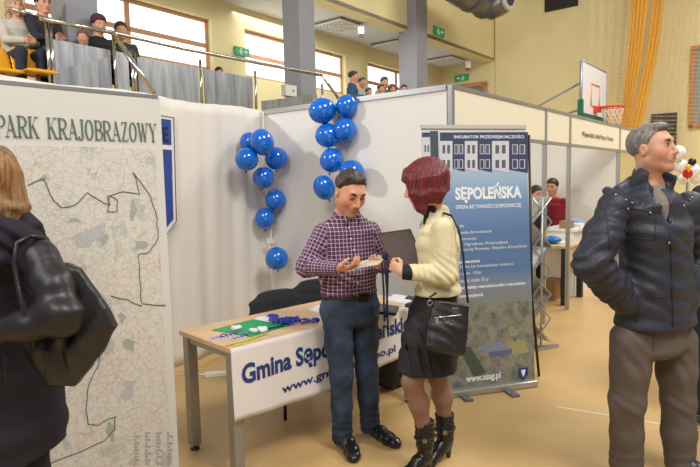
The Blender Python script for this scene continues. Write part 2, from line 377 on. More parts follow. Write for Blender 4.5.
def seam(b, pts, r, name, m, parent, lift=.0, n=6):
    """a cord, zip or strap laid over a surface along image points"""
    out = []
    for (x0, y0), (x1, y1) in zip(pts[:-1], pts[1:]):
        for t in np.linspace(0, 1, n, endpoint=False): 
            p, _ = hit(b, x0+(x1-x0)*t, y0+(y1-y0)*t, lift)
            if p is not None: out.append(p)
    p, _ = hit(b, *pts[-1], lift)
    if p is not None: out.append(p)
    if len(out) < 2: return None
    return MB().tube(out, r, 6).build(name, m, parent)

# ================================================================== PERSON: man in plaid shirt
def man_plaid():
    J = lambda x, y, Y: aty(x, y, Y)
    root = thing('person', (.03, 3.33, 0), 'man in purple checked shirt and blue jeans standing at the table, reading a leaflet', 'person')
    rt = nz((-.94, -.36, 0))  # his right, in the picture's left
    fw = nz((.36, -.94, 0)); org = None
    A = frame((.42, -.80, -.46), (.12, -.1, 1)); hc = J(350.5, 192.5, 3.27); s = 1.06
    neck = J(347, 214, 3.34); chest = J(345, 245, 3.36); belly = J(348, 270, 3.34); belt = J(349, 292, 3.35); pel = J(350, 306, 3.35)
    shR = J(322, 233, 3.29); elR = J(306, 267, 3.22); wrR = J(338, 269, 3.06)
    shL = J(371, 231, 3.41); elL = J(385, 264, 3.40); wrL = J(385, 266, 3.18)
    hipR = J(337, 312, 3.30); knR = J(341, 376, 3.27); anR = J(342, 434, 3.29)
    hipL = J(363, 312, 3.40); knL = J(367, 370, 3.38); anL = J(370, 425, 3.45)
    lo, hi = v3(-.42, 2.85, -.02), v3(.42, 3.8, 1.75)
    F = Fld(lo, hi, .0048)
    P = head_sdf(F, hc, A, s, neck=neck+v3(0, 0, .0))
    F.loft([(neck, .07, .06), (chest+v3(0, 0, .05), .14, .08), (chest, .15, .08), (belt, .12, .08), (pel, .13, .08)], rt, .03)
    for a, b, c in ((shR, elR, wrR), (shL, elL, wrL)): F.chain([a, b, c], [.048, .04, .026], .02)
    for a, b, c in ((hipR, knR, anR), (hipL, knL, anL)): F.chain([a, b, c], [.07, .046, .036], .02)
    for a, q in ((anR, (.2, -.98, 0)), (anL, (.62, -.78, 0))): F.cone(a, v3(a[0], a[1], .045)+nz(q)*.09, .03, .02, .01)
    hand(F, wrR, J(352, 267, 3.02)-wrR, (0.0, .2, 1), (-.2, -1, .4), .98, .55, .8)
    hand(F, wrL, J(372, 264, 3.06)-wrL, (0, .2, 1), (.2, -1, .3), .98, .55, .8)
    F.build('body', skin, root, colfn=skincol((214, 156, 128), A=A, s=s, c=hc, beard=.35, sock=(.012, .012, .014)))
    face_parts(root, hc, A, s, (40, 30, 26), False)
    H = Fld(hc-.17, hc+.17, .004); H.ell(P(0, -.02, .043), v3(.0815, .099, .083)*s, A, .01); H.ell(P(.01, .02, .1), v3(.05, .04, .022)*s, A, .03)
    H.ripple(.0034, 95, 3, (1, 1, 1), 9)
    lx, ly, lz = hairline(H, hc, A, s, [-.12, -.09, -.03, -.012, .012, .03, .045, .062, .075, .1], [-.062, -.058, -.022, .012, -.014, .03, .066, .082, .092, .1])
    H.build('hair', hairmat('dark_hair', (20, 15, 13), (74, 58, 48), (60, 60, 60)), root)
    # shirt
    S = Fld(v3(-.42, 2.95, .85), v3(.42, 3.7, 1.6), .006)
    S.loft([(neck+v3(0, 0, .03), .062, .062), (neck-v3(0, 0, .01), .075, .068), (neck-v3(0, 0, .05), .125, .08), (neck-v3(0, 0, .1), .172, .096), (chest+v3(0, 0, .02), .19, .118), (belly, .176, .122), (belt, .166, .12), (belt-v3(0, 0, .05), .16, .12)], rt, .03, 2.3)
    for a, b, c in ((shR, elR, wrR), (shL, elL, wrL)):
        S.chain([a, b, c], [.058, .052, .038], .04); S.cone(c-.035*nz(c-b), c-.0*nz(c-b), .037, .038, .004)
        S.fold(b, nz(c-b)+nz(a-b), .005, .04, .06); S.fold((a+b)/2, nz(b-a)+v3(.2, 0, .2), .004, .05, .06, 1); S.fold((c+b)/2, nz(c-b), .003, .035, .05, 2)
        S.half  # sleeves stay closed round the arm
    S.fold(belt+v3(0, -.1, .05), (.3, 0, 1), .006, .05, .09); S.fold(belly+v3(.05, -.1, 0), (.6, 0, 1), .004, .07, .1, 2)
    S.ripple(.0022, 26, 5)
    i, x, y, z = S.sl(S.lo, S.lo+S.n*S.vox); S.D[i] = np.maximum(S.D[i], (belt[2]+.0)-.004-z-(np.abs(y-3.3) < 0)*1)  # tucked in at the belt
    # keep forearms that pass below the belt line: none do
    S.cone(P(0, .0, -.1), neck+v3(0, 0, .03), .062, .06, .003, 'sub')
    for a in (0, 1):  # collar stand and points
        q = (-1, 1)[a]; S.loft([(neck+rt*q*.055-fw*.045+v3(0, 0, .035), .02, .008), (neck+rt*q*.06+fw*.02+v3(0, 0, .02), .02, .007), (neck+rt*q*.035+fw*.075-v3(0, 0, .02), .022, .007), (neck+rt*q*.045+fw*.098-v3(0, 0, .05), .01, .006)], (0, 0, 1), .006)
    def pat(V):
        bones = [(belt, neck-v3(0, 0, .06), .15), (shR, elR, .06), (elR, wrR, .045), (shL, elL, .06), (elL, wrL, .045)]
        best = np.full(len(V), 9.); out = np.zeros((len(V), 3))
        for n, (a, b, r) in enumerate(bones):
            ab = b-a; L = np.linalg.norm(ab); ax = ab/L; t = np.clip((V-a)@ax, 0, L); q = V-a-t[:, None]*ax; d = np.linalg.norm(q, axis=1)-r; m = d < best; best[m] = d[m]
            u1 = nz(rt-ax*(rt@ax)); u2 = np.cross(ax, u1)
            if n == 0: uu = (V-a)@u1; vv = (V-a)@ax
            else: uu = np.arctan2(q@u2, q@u1)*.058; vv = (V-a)@ax
            out[m, 0] = uu[m]+5; out[m, 1] = vv[m]+5
        return out
    so = S.build('checked_shirt', plaid(), root, patfn=pat); B = bvh(so)
    wh = mat('shirt_button', (225, 215, 220), .3)
    for k, (x, y) in enumerate([(349, 228), (351, 239), (354, 250), (358, 283)]):
        p, n = hit(B, x, y)
        if p is not None: MB().ell(p, (.0065, .0065, .004), frame(v3(0, 0, 1), n)[[0, 1, 2]], 10, 6).build('button', wh, so)
    dk = fabric('plaid_dark_line', (60, 38, 58))  # darker cloth tone for the placket and pocket flap lines
    seam(B, [(347, 222), (351, 240), (355, 262), (361, 290)], .0016, 'placket_seam', dk, so, .0)
    seam(B, [(362, 233), (375, 233), (375, 236), (368, 239), (362, 236)], .0016, 'pocket_flap', dk, so, .0)
    # belt
    lf = leather('belt_leather', (48, 34, 28))
    def ring(c, w, d, z, n=40): return [c+rt*w*math.cos(a)+fw*d*math.sin(a)+v3(0, 0, z+.006*math.sin(a)) for a in np.linspace(0, 2*math.pi, n)]
    m = MB(); K = 48
    def bf(u, v): a = u*2*math.pi; return belt+rt*(.170)*math.cos(a)+fw*(.125)*math.sin(a)+v3(0, 0, -.03+.034*v)
    m.grid(bf, K, 1); be = m.build('belt', lf, root, solid=.006)
    p, n = hit(bvh(be), 363, 297)
    if p is not None:
        fr = frame(n, (0, 0, 1)); m = MB()
        for dx, dz, hx, hz in ((0, .022, .026, .004), (0, -.022, .026, .004), (-.024, 0, .004, .024), (.024, 0, .004, .024), (0, 0, .022, .003)): m.box(p+.005*n+fr[0]*dx+fr[2]*dz, (hx, .004, hz), fr)
        m.build('buckle', mat('buckle_metal', (150, 130, 90), .3, 1), be)
    # jeans
    T = Fld(v3(-.35, 3.0, .01), v3(.4, 3.75, 1.1), .006)
    T.loft([(belt-v3(0, 0, .02), .165, .12), (pel, .175, .128), (pel-v3(0, 0, .06), .172, .125)], rt, .03, 2.3)
    for a, b, c in ((hipR, knR, anR), (hipL, knL, anL)):
        T.chain([a, (a+b)/2-v3(0, 0, 0), b, (b+c)/2, c+v3(0, 0, -.01)], [.094, .082, .068, .062, .062], .03)
        T.fold(b, nz(c-a)+v3(.5, 0, 0), .004, .07, .06); T.fold(c+v3(0, 0, .04), nz(c-b)+v3(-.3, 0, 0), .006, .05, .05, 1); T.fold(a-v3(0, 0, .05), (.8, 0, .6), .006, .05, .07, 2); T.fold((b+c)/2, (.5, 0, 1), .002, .08, .06)
    T.ripple(.003, 22, 8); T.half(belt-v3(0, 0, .0), (0, 0, 1)); T.half((0, 0, .035), (0, 0, -1))
    je = T.build('jeans', denim('blue_denim', (27, 36, 52), (54, 72, 98)), root); JB = bvh(je)
    th = fabric('denim_thread', (32, 40, 56))
    seam(JB, [(326, 305), (331, 316), (325, 322)], .002, 'pocket_seam', th, je); seam(JB, [(354, 305), (355, 325)], .002, 'fly_seam', th, je); seam(JB, [(374, 303), (371, 312), (377, 319)], .002, 'pocket_seam', th, je)
    bl = leather('black_shoe_leather', (26, 24, 26), .22, .1)
    for a, hx, tx in ((anR, v3(-.055, 3.36, 0), v3(.0, 3.09, 0)), (anL, v3(.105, 3.46, 0), v3(.27, 3.26, 0))):
        Q = Fld(v3(-.2, 3.0, -.01), v3(.4, 3.6, .14), .005); shoe(Q, hx, tx); sh = Q.build('shoe', bl, root)
    # booklet and lanyard held by the man : things of their own
    c = [J(352, 270, 3.0), J(379, 265, 3.0), J(389, 254, 3.16), J(362, 262, 3.16)]
    m = MB(); c = [v3(*q) for q in c]; n = nz(np.cross(c[1]-c[0], c[3]-c[0]))
    lf1 = tag(MB().prism([q+n*.002 for q in c], n*.003).build('leaflet', mat('leaflet_paper', (196, 188, 170), .5, var=.2, vs=20), org=c[0]), 'folded grey printed leaflet held in both hands by the man in the checked shirt', 'leaflet')
    m = MB(); q = [c[0]+(c[1]-c[0])*t+(c[3]-c[0])*r+n*.006 for t, r in ((.25, .08), (.85, .08), (.85, .5), (.25, .5))]
    MB().poly(q).build('printed_photo', mat('print_brown', (128, 108, 84), .5, var=.4, vs=40), lf1)
    la = thing('lanyard', J(384, 262, 3.1), 'navy lanyard ribbons dangling from the hand of the man in the checked shirt', 'lanyard')
    rb = fabric('navy_ribbon', (34, 32, 66))
    for x0, x1, ye in ((382, 384.5, 322), (385, 388, 330), (388, 386, 318)):
        a = J(x0, 262, 3.07); b = J((x0+x1)/2+.5, 292, 3.09); e = J(x1, ye, 3.1); m = MB(); pts = [a+(b-a)*t for t in (0, .5)]+[b, (b+e)/2, e]
        m.grid(lambda u, v: pts[min(int(u*4), 3)]*(1-(u*4-min(int(u*4), 3)))+pts[min(int(u*4), 3)+1]*(u*4-min(int(u*4), 3))+v3((v-.5)*.011, 0, 0), 4, 1); m.build('ribbon', rb, la, solid=.0012)
    e = J(385, 256, 3.08); MB().ell(e, (.02, .012, .025), None, 10, 8).build('bunched_ribbon', rb, la)
    e = J(386, 323, 3.1); MB().box(e, (.006, .003, .014)).build('clip', mat('steel_clip', (170, 170, 175), .3, 1), la)

# ================================================================== PERSON: woman with red hair
def woman_red():
    J = lambda x, y, Y: aty(x, y, Y)
    root = thing('person', (.47, 3.05, 0), 'woman with dark red bob, cream jacket and black skirt holding a brown folder', 'person')
    fw = nz((-.93, .30, 0)); rt = nz(np.cross(fw, (0, 0, 1)))
    A = frame((-.93, .12, -.28), (0, 0, 1)); hc = J(424.5, 184, 3.06); s = 1.04
    neck = J(436, 219, 3.08); chest = J(438, 243, 3.08); waist = J(438, 278, 3.07); pel = J(435, 312, 3.07)
    shL = J(443, 229, 2.94); elL = J(447, 275, 2.90); wrL = J(403, 272, 2.92); shR = J(430, 227, 3.23); elR = J(425, 262, 3.28); wrR = J(414, 256, 3.22)
    hipL = J(432, 325, 3.00); knL = J(412, 385, 2.93); anL = J(425, 436, 2.98); hipR = J(441, 325, 3.12); knR = J(438, 380, 3.10); anR = J(445, 428, 3.13)
    F = Fld(v3(.1, 2.6, -.02), v3(.75, 3.5, 1.8), .005)
    P = head_sdf(F, hc, A, s, True, neck, .046)
    F.loft([(neck, .06, .05), (chest, .13, .08), (waist, .1, .075), (pel, .13, .09)], rt, .03)
    for a, b, c in ((shL, elL, wrL), (shR, elR, wrR)): F.chain([a, b, c], [.04, .034, .023], .02)
    for a, b, c in ((hipL, knL, anL), (hipR, knR, anR)): F.chain([a, a*.4+b*.6, b+v3(0, 0, .02), b*.65+c*.35+v3(.012, .0, 0), c], [.08, .064, .052, .053, .032], .03)
    for a in (anL, anR): F.chain([a, v3(a[0], a[1], .085), v3(a[0]-.09, a[1]-.066, .035)], [.032, .026, .018], .01)
    hand(F, wrL, J(388, 263, 2.97)-wrL, (.1, .9, .2), (-.1, -.1, 1), .8, .95, .9)
    hand(F, wrR, J(402, 258, 3.2)-wrR, (.1, -.9, .1), (-.1, .1, 1), .8, .4, .3)
    base = skincol((218, 168, 140), A=A, s=s, c=hc, lip=(.6, .18, .18)); hose = np.array(s2l((138, 104, 84))[:3])
    def cf(V): C = base(V); m = (V[:, 2] < .95) & (V[:, 0] > -1) & (V[:, 2] < .75); C[m] = hose; return C
    F.build('body', skin, root, colfn=cf); face_parts(root, hc, A, s, (70, 35, 28), True)
    # bob
    H = Fld(hc-.2, hc+.2, .004); H.ell(P(0, -.022, .038), v3(.098, .116, .098)*s, A, .02)
    for q in (-1, 1):
        H.loft([(P(.07*q, .02, .03), .045*s, .05*s), (P(.078*q, .03, -.05), .038*s, .042*s), (P(.074*q, .045, -.112), .02*s, .028*s), (P(.066*q, .05, -.145), .008*s, .01*s)], A[1], .03)
        H.loft([(P(.066*q, -.05, .02), .05*s, .05*s), (P(.07*q, -.04, -.06), .05*s, .04*s), (P(.07*q, -.02, -.1), .04*s, .02*s)], A[1], .03)
    H.loft([(P(0, -.09, .03), .07*s, .04*s), (P(0, -.085, -.06), .06*s, .035*s)], A[0], .04)
    H.loft([(P(0, .06, .085), .06*s, .03*s), (P(0, .09, .045), .055*s, .02*s)], A[0], .03)
    H.loft([(P(.06, .06, .06), .03*s, .035*s), (P(.074, .062, -.03), .026*s, .036*s), (P(.07, .066, -.12), .012*s, .03*s)], A[1], .03); H.loft([(P(-.06, .06, .06), .03*s, .035*s), (P(-.074, .062, -.03), .026*s, .036*s), (P(-.07, .066, -.12), .012*s, .03*s)], A[1], .03); H.ell(P(0, .115, -.035), v3(.05, .075, .075)*s, A, .01, 'sub'); H.ell(P(0, .02, -.11), v3(.05, .09, .05)*s, A, .01, 'sub')
    i, x, y, z = H.sl(H.lo, H.lo+H.n*H.vox); H.D[i] += .0009*np.sin((x*A[1][0]+y*A[1][1]+.25*(z-hc[2]))*330)
    H.build('bob_hair', hairmat('red_hair', (52, 10, 18), (134, 34, 42), (90, 90, 6)), root)
    # jacket
    S = Fld(v3(.05, 2.65, .85), v3(.8, 3.5, 1.6), .006)
    S.loft([(neck+v3(.015, 0, .055), .055, .056), (neck+v3(.012, 0, .02), .066, .06), (neck-v3(0, 0, .02), .085, .07), (neck-v3(0, 0, .06), .12, .085), (chest+v3(0, 0, .06), .15, .1), (chest, .155, .118), (waist, .135, .105), (waist-v3(0, 0, .075), .15, .122), (waist-v3(0, 0, .16), .158, .128)], rt, .03, 2.2)
    S.chain([shL, elL, wrL+v3(.05, 0, 0)], [.062, .056, .043], .03); S.chain([shR, elR, wrR+v3(.05, 0, 0)], [.06, .052, .043], .03)
    S.cone(elL, wrL+v3(.05, 0, -.004), .054, .044, .01)
    S.fold(elL, (.7, 0, 1), .006, .045, .07); S.fold(J(425, 272, 2.9), (1, 0, .3), .004, .04, .05); S.fold(waist, (.2, .2, 1), .005, .06, .1, 1); S.ripple(.0025, 20, 3)
    S.half(J(440, 295, 3.0), (0, 0, -1)); S.ell(P(.0, .03, -.11), v3(.056, .07, .06)*s, A, .004, 'sub')
    S.cone(J(417, 233, 3.02), J(424, 214, 3.06), .018, .03, .01, 'sub')
    # collar standing at the nape
    S.loft([(neck+rt*.06+v3(-.02, 0, .02), .03, .012), (neck-fw*.05+v3(0, 0, .03), .03, .012), (neck-rt*.06+v3(-.02, 0, .02), .03, .012)], (0, 0, 1), .01)
    ja = S.build('cream_jacket', fabric('cream_cloth', (216, 206, 168), .8, 220, .2, .05), root); B = bvh(ja)
    sm = fabric('cream_seam', (196, 180, 128)); seam(B, [(449, 214), (452, 240), (450, 262)], .0015, 'sleeve_seam', sm, ja); seam(B, [(433, 294), (440, 286), (463, 287)], .0013, 'hem_seam', sm, ja)
    bk = fabric('black_cloth', (24, 24, 28), .8)
    C = Fld(wrL-.12, wrL+.12, .005); u = nz(elL-wrL); C.cone(wrL+u*.0, wrL+u*.045, .04, .042, .004); C.half(wrL-u*.004, -u); C.build('black_cuff', bk, root)
    T = Fld(neck-.15, neck+.15, .006); T.cone(P(0, .0, -.13), J(430, 228, 3.07), .042, .04, .01); T.half(P(0, .0, -.11), A[2]); T.build('black_top', bk, root)
    # skirt
    K = Fld(v3(.05, 2.65, .5), v3(.8, 3.45, 1.15), .006)
    K.loft([(waist-v3(0, 0, .05), .13, .1), (pel+v3(0, 0, .0), .162, .135), (J(430, 345, 3.03), .172, .155), (J(426, 372, 3.0), .165, .158), (J(426, 385, 3.0), .165, .158)], rt, .03, 2.1)
    K.fold(J(405, 345, 2.95), (1, .3, .0), .009, .055, .1); K.fold(J(430, 350, 2.9), (1, .3, .2), .007, .06, .12, 1); K.ripple(.003, 18, 9, (1.6, 1, .4))
    K.half(J(428, 369.5, 2.98), (0, 0, -1)); K.build('black_skirt', fabric('skirt_cloth', (22, 21, 26), .75, 40, .3), root)
    # boots
    bl = leather('boot_leather', (20, 18, 20), .3, .2)
    for a, b in ((anL, v3(.415, 2.98, 0)), (anR, v3(.51, 3.10, 0))):
        Q = Fld(a-v3(.25, .25, a[2]+.01), a+v3(.2, .2, .18), .005); top = a+v3(-.002, 0, .09)
        Q.chain([top, a, a+v3(.0, 0, -.05)], [.056, .05, .05], .02); d = nz((-.75, -.55, 0)); hz = .075
        h = v3(a[0], a[1], 0); Q.loft([(h+v3(0, 0, hz+.025)-d*.015, .034, .045), (h+d*.05+v3(0, 0, hz*.7+.02), .036, .042), (h+d*.12+v3(0, 0, .034), .04, .03), (h+d*.175+v3(0, 0, .025), .03, .02)], np.cross(d, (0, 0, 1)), .02, 2.3, .8)
        Q.cone(h-d*.02+v3(0, 0, .06), h-d*.028+v3(0, 0, .008), .024, .013, .01); Q.half(top+v3(0, 0, -.0), (0, 0, 1)); Q.half((0, 0, 0), (0, 0, -1))
        Q.fold(a+v3(0, 0, .0), (.1, 0, 1), .004, .03, .06); bo = Q.build('ankle_boot', bl, root)
        m = MB(); c = a+v3(0, 0, .0); m.tube([c+v3(.056*math.cos(t), .056*math.sin(t), .006*math.cos(t)) for t in np.linspace(0, 2*math.pi, 25)], .006, 6, False); m.build('ankle_strap', leather('strap', (30, 27, 28), .35), bo)
        MB().box(c+v3(-.01, -.06, .0), (.012, .004, .012)).build('buckle', mat('boot_buckle', (150, 140, 120), .3, 1), bo)
    # shoulder bag
    bag = thing('shoulder_bag', J(450, 356, 2.78), 'black zipped shoulder bag hanging at the hip of the woman in the cream jacket', 'bag')
    q = [J(431, 304, 2.80), J(469, 302, 2.84), J(474, 345, 2.80), J(466, 353, 2.79), J(440, 357, 2.76), J(433, 348, 2.75)]
    n = nz(np.cross(q[1]-q[0], q[4]-q[0])); n = n if n[1] < 0 else -n
    G = Fld(np.min(q, 0)-.08, np.max(q, 0)+.08, .005); c = sum(q)/6; ax = frame(n, (0, 0, 1))
    hw = np.linalg.norm(q[1]-q[0])/2
    t_ = (q[0]+q[1])/2; b_ = (q[3]+q[5])/2*.5+q[4]*.5; G.loft([(t_-v3(0, 0, .012), hw*.95, .028), ((t_+b_)/2, hw*1.03, .046), (b_+v3(0, 0, .03), hw*1.05, .05)], q[1]-q[0], .02, 3.2, .6)
    G.fold(c, (.5, 0, 1), .004, .06, .09); G.ripple(.002, 30, 2)
    bb = G.build('bag_body', leather('bag_nylon', (24, 23, 25), .42, .25, 60), bag); BB = bvh(bb)
    seam(BB, [(434, 318), (446, 316.5), (462, 315)], .0028, 'zip', mat('zip_metal', (190, 186, 176), .25, 1), bb, .001)
    p, nn = hit(BB, 437, 321, .004); MB().box(p, (.006, .003, .014)).build('zip_pull', mat('zip_metal', (200, 196, 186), .25, 1), bb)
    p, nn = hit(BB, 455, 308.5, .001); MB().box(p, (.016, .001, .004), frame(nn)[[0, 1, 2]]).build('name_plate', mat('plate', (150, 148, 140), .3, 1), bb)
    st = leather('strap_leather', (26, 26, 34), .4); sh = J(452, 222, 2.87)
    pts = [J(430, 304, 2.80), J(431, 300, 2.79)]
    m = MB(); m.tube([J(468, 303, 2.84), J(466, 285, 2.86), J(463, 255, 2.87), J(459, 230, 2.885), J(452, 216, 2.93), J(444, 213, 3.0), J(440, 215, 3.1)], .0065, 6); m.build('shoulder_strap', st, bag)
    m = MB(); m.tube([J(430, 306, 2.79), J(430, 297, 2.80), J(436, 293, 2.82)], .006, 6); m.build('front_strap', st, bag)
    MB().tube([J(430+2.6*math.cos(t), 303+2.6*math.sin(t), 2.785) for t in np.linspace(0, 6.28, 13)], .002, 5).build('strap_ring', mat('zip_metal', (190, 186, 176), .25, 1), bag)
    # folder
    c = [J(377, 233, 3.14), J(410, 228.5, 3.08), J(426, 264, 3.02), J(392, 270, 3.05)]
    n = nz(np.cross(c[1]-c[0], c[3]-c[0])); n = n if n[1] > 0 else -n
    fo = tag(MB().prism(c, n*.016).build('folder', leather('folder_cover', (84, 66, 60), .5, .15), org=c[0], bevel=.003), 'dark brown document folder held up by the woman in the cream jacket', 'folder')
    cc = sum(c)/4; MB().tube([p*.93+cc*.07-n*.0012 for p in c+[c[0]]], .0015, 5).build('stitched_border', leather('stitch', (62, 48, 44), .5), fo)
    for p in c[:2]: MB().ell(p*.88+cc*.12-n*.002, (.005, .005, .005), None, 8, 6).build('rivet', mat('zip_metal', (120, 110, 100), .3, 1), fo)

# ================================================================== PERSON: man in navy jacket (right)
def man_navy():
    J = lambda x, y, Y: aty(x, y, Y)
    root = thing('person', (1.6, 2.85, 0), 'grey-haired man in navy padded jacket and brown trousers looking to the right', 'person')
    fw = nz((.62, -.78, 0)); rt = nz(np.cross(fw, (0, 0, 1)))
    A = frame((.60, -.80, .08), (-.05, .02, 1)); hc = J(652.5, 149, 2.86); s = 1.04
    neck = J(648, 186, 2.89); chest = J(656, 232, 2.88); belly = J(656, 285, 2.87); hem = J(655, 322, 2.87); pel = J(655, 335, 2.87)
    shR = J(614, 209, 2.76); elR = J(592, 262, 2.68); wrR = J(627, 304, 2.74); shL = J(690, 207, 3.02); elL = J(702, 268, 3.04); wrL = J(684, 300, 2.86)
    hipR = J(632, 340, 2.80); knR = J(627, 402, 2.80); anR = J(626, 462, 2.86); hipL = J(676, 340, 2.92); knL = J(678, 402, 2.92); anL = J(680, 463, 2.93)
    F = Fld(v3(1.0, 2.35, -.02), v3(2.15, 3.35, 1.95), .0058)
    P = head_sdf(F, hc, A, s, neck=neck)
    F.loft([(neck, .07, .07), (chest, .17, .09), (belly, .15, .1), (pel, .15, .1)], rt, .03)
    for a, b, c in ((shR, elR, wrR), (shL, elL, wrL)): F.chain([a, b, c], [.05, .042, .028], .02)
    for a, b, c in ((hipR, knR, anR), (hipL, knL, anL)): F.chain([a, b, c, c-v3(0, 0, .07)], [.08, .05, .04, .035], .02)
    hand(F, wrR, (.55, .35, -.6), (.3, .9, 0), (.8, -.4, .2), .95, .7, .6); hand(F, wrL, (-.3, -.2, -.8), (0, .9, 0), (-.8, -.4, .2), 1, .4, .3)
    F.build('body', skin, root, colfn=skincol((204, 152, 126), A=A, s=s, c=hc, beard=.12, sock=(.012, .012, .014))); face_parts(root, hc, A, s, (92, 78, 66), True, (50, 60, 70))
    H = Fld(hc-.2, hc+.2, .0045); H.ell(P(0, -.021, .038), v3(.0805, .1015, .086)*s, A, .01); H.ell(P(0, .04, .1), v3(.05, .04, .02)*s, A, .03); H.ripple(.0012, 90, 3, (1, 1, .6), 9)
    lx, ly, lz = hairline(H, hc, A, s, [-.12, -.09, -.04, -.022, .008, .022, .035, .055, .08, .1], [-.06, -.056, -.03, .016, -.004, .035, .06, .082, .094, .1])
    H.build('grey_hair', hairmat('grey_hair_m', (78, 72, 68), (150, 144, 140), (90, 90, 20)), root)
    # jacket
    S = Fld(v3(.95, 2.3, .75), v3(2.2, 3.4, 1.75), .0068)
    S.loft([(neck-v3(0, 0, .0), .08, .08), (neck-v3(0, 0, .05), .13, .1), (J(650, 208, 2.88), .225, .12), (chest, .235, .145), (belly, .225, .15), (hem, .235, .16), (hem-v3(0, 0, .06), .235, .16)], rt, .04, 2.4)
    for a, b, c, ph in ((shR, elR, wrR, 0), (shL, elL, wrL, 2)):
        S.chain([a, a*.5+b*.5, b, b*.5+c*.5, c], [.083, .082, .08, .072, .06], .05)
        S.fold(b, nz(c-b)+nz(a-b)*-1, .009, .06, .09, ph); S.fold(a*.5+b*.5, nz(b-a)+v3(.3, 0, 0), .008, .07, .08, ph+1); S.fold(b*.5+c*.5, nz(c-b), .009, .06, .08, ph)
    S.fold(chest+v3(0, -.1, 0), (.2, 0, 1), .006, .09, .14, 1); S.fold(belly+v3(0, -.1, 0), (.3, 0, 1), .007, .08, .14, 2); S.ripple(.0035, 17, 5, (1, 1, 1.4))
    # stand-up collar and folded hood
    S.loft([(neck-fw*.06+v3(0, 0, .05), .05, .022), (neck+rt*.08-fw*.0+v3(0, 0, .04), .055, .02), (neck+rt*.07+fw*.085+v3(0, 0, .0), .055, .017)], (0, 0, 1), .02)
    S.loft([(neck-fw*.06+v3(0, 0, .05), .05, .022), (neck-rt*.08+v3(0, 0, .04), .055, .02), (neck-rt*.065+fw*.09+v3(0, 0, .0), .055, .017)], (0, 0, 1), .02)
    S.loft([(J(618, 196, 2.88), .055, .04), (J(632, 190, 3.0), .07, .05), (J(655, 190, 3.08), .06, .05)], (0, 0, 1), .03)
    S.loft([(J(606, 190, 2.82), .02, .03), (J(620, 197, 2.76), .03, .025), (J(637, 205, 2.74), .025, .02)], (0, 0, 1), .02)
    S.half(hem, (0, 0, -1)); S.ell(P(.0, .0, -.1), v3(.066, .075, .12)*s, A, .006, 'sub')
    S.cone(J(660, 180, 2.76), J(669, 236, 2.72), .058, .006, .008, 'sub')
    nv = mat('navy_jacket_cloth', (37, 41, 54), .55, 0, .1, 10, .3, 60)
    ja = S.build('padded_jacket', nv, root); B = bvh(ja); dk = mat('zip_tape', (20, 22, 30), .5); sn = mat('snap_button', (150, 148, 145), .3, 1)
    seam(B, [(669, 215), (671, 250), (672, 290), (673, 327)], .0045, 'front_zip', dk, ja, .0, 8)
    pipe = mat('jacket_seam', (30, 33, 46), .6)
    seam(B, [(612, 212), (622, 207), (650, 211), (666, 213)], .0035, 'yoke_seam', pipe, ja, 0, 8)
    seam(B, [(624, 211), (624, 236), (655, 240), (656, 213)], .003, 'chest_pocket', pipe, ja, 0, 8)
    seam(B, [(606, 214), (609, 240), (612, 262)], .003, 'armhole_seam', pipe, ja, 0, 8)
    seam(B, [(636, 322), (640, 300), (655, 296), (668, 298)], .003, 'lower_pocket', pipe, ja, 0, 8)
    seam(B, [(683, 240), (697, 241)], .003, 'chest_pocket', pipe, ja, 0, 8)
    for x, y in ((616, 195), (626, 200), (632, 203), (658, 194), (656, 203), (650, 213), (628, 209), (684, 206), (690, 200), (669, 243), (692, 198)):
        p, n = hit(B, x, y)
        if p is not None and p[1] < 3.3: MB().ell(p, (.0075, .0075, .0075), None, 10, 6).build('snap', sn, ja)
    G = Fld(neck-.2, neck+.2, .006); G.loft([(neck+v3(0, 0, -.01), .07, .07), (J(662, 205, 2.80), .06, .045), (J(668, 236, 2.79), .045, .035)], rt, .02); G.ell(P(0, .02, -.1), v3(.05, .06, .06), A, .005, 'sub'); G.half(neck+v3(0, 0, .025), (0, 0, 1))
    G.build('grey_sweater', fabric('grey_knit', (128, 122, 112)), root)
    T = Fld(v3(1.15, 2.5, .01), v3(2.0, 3.3, 1.05), .0065)
    T.loft([(hem+v3(0, 0, .06), .17, .13), (pel-v3(0, 0, .04), .19, .14)], rt, .03, 2.3)
    for a, b, c in ((hipR, knR, anR), (hipL, knL, anL)):
        T.chain([a, (a+b)/2, b, (b+c)/2, c+v3(0, 0, -.005)], [.104, .094, .083, .08, .08], .03)
        T.fold(b-v3(0, 0, .02), (.5, 0, 1), .0045, .08, .07); T.fold(c+v3(0, 0, .04), (-.4, 0, 1), .007, .055, .05, 1); T.fold(a-v3(0, 0, .08), (.9, 0, .6), .004, .09, .1); T.fold((a+b)/2, (.8, 0, .3), .004, .09, .1, 1)
    T.ripple(.0035, 18, 8); T.half(hem+v3(0, 0, .04), (0, 0, 1)); T.half((0, 0, c[2]-.03), (0, 0, -1)); 
    tr = T.build('trousers', fabric('brown_twill', (94, 84, 76), .85, 120, .2, .06), root); TB = bvh(tr)
    seam(TB, [(654, 330), (653, 352)], .0025, 'fly_seam', fabric('twill_seam', (72, 61, 52)), tr)
    bl = leather('dark_shoe_leather', (30, 26, 26), .3, .1)
    for c, d in ((anR, (.25, -.9, 0)), (anL, (.62, -.75, 0))):
        d = nz(d); h = v3(c[0], c[1], 0)-d*.07; Q = Fld(h-v3(.35, .35, .01), h+v3(.4, .3, .2), .006); shoe(Q, h, h+d*.3, .05, .1); Q.build('shoe', bl, root)

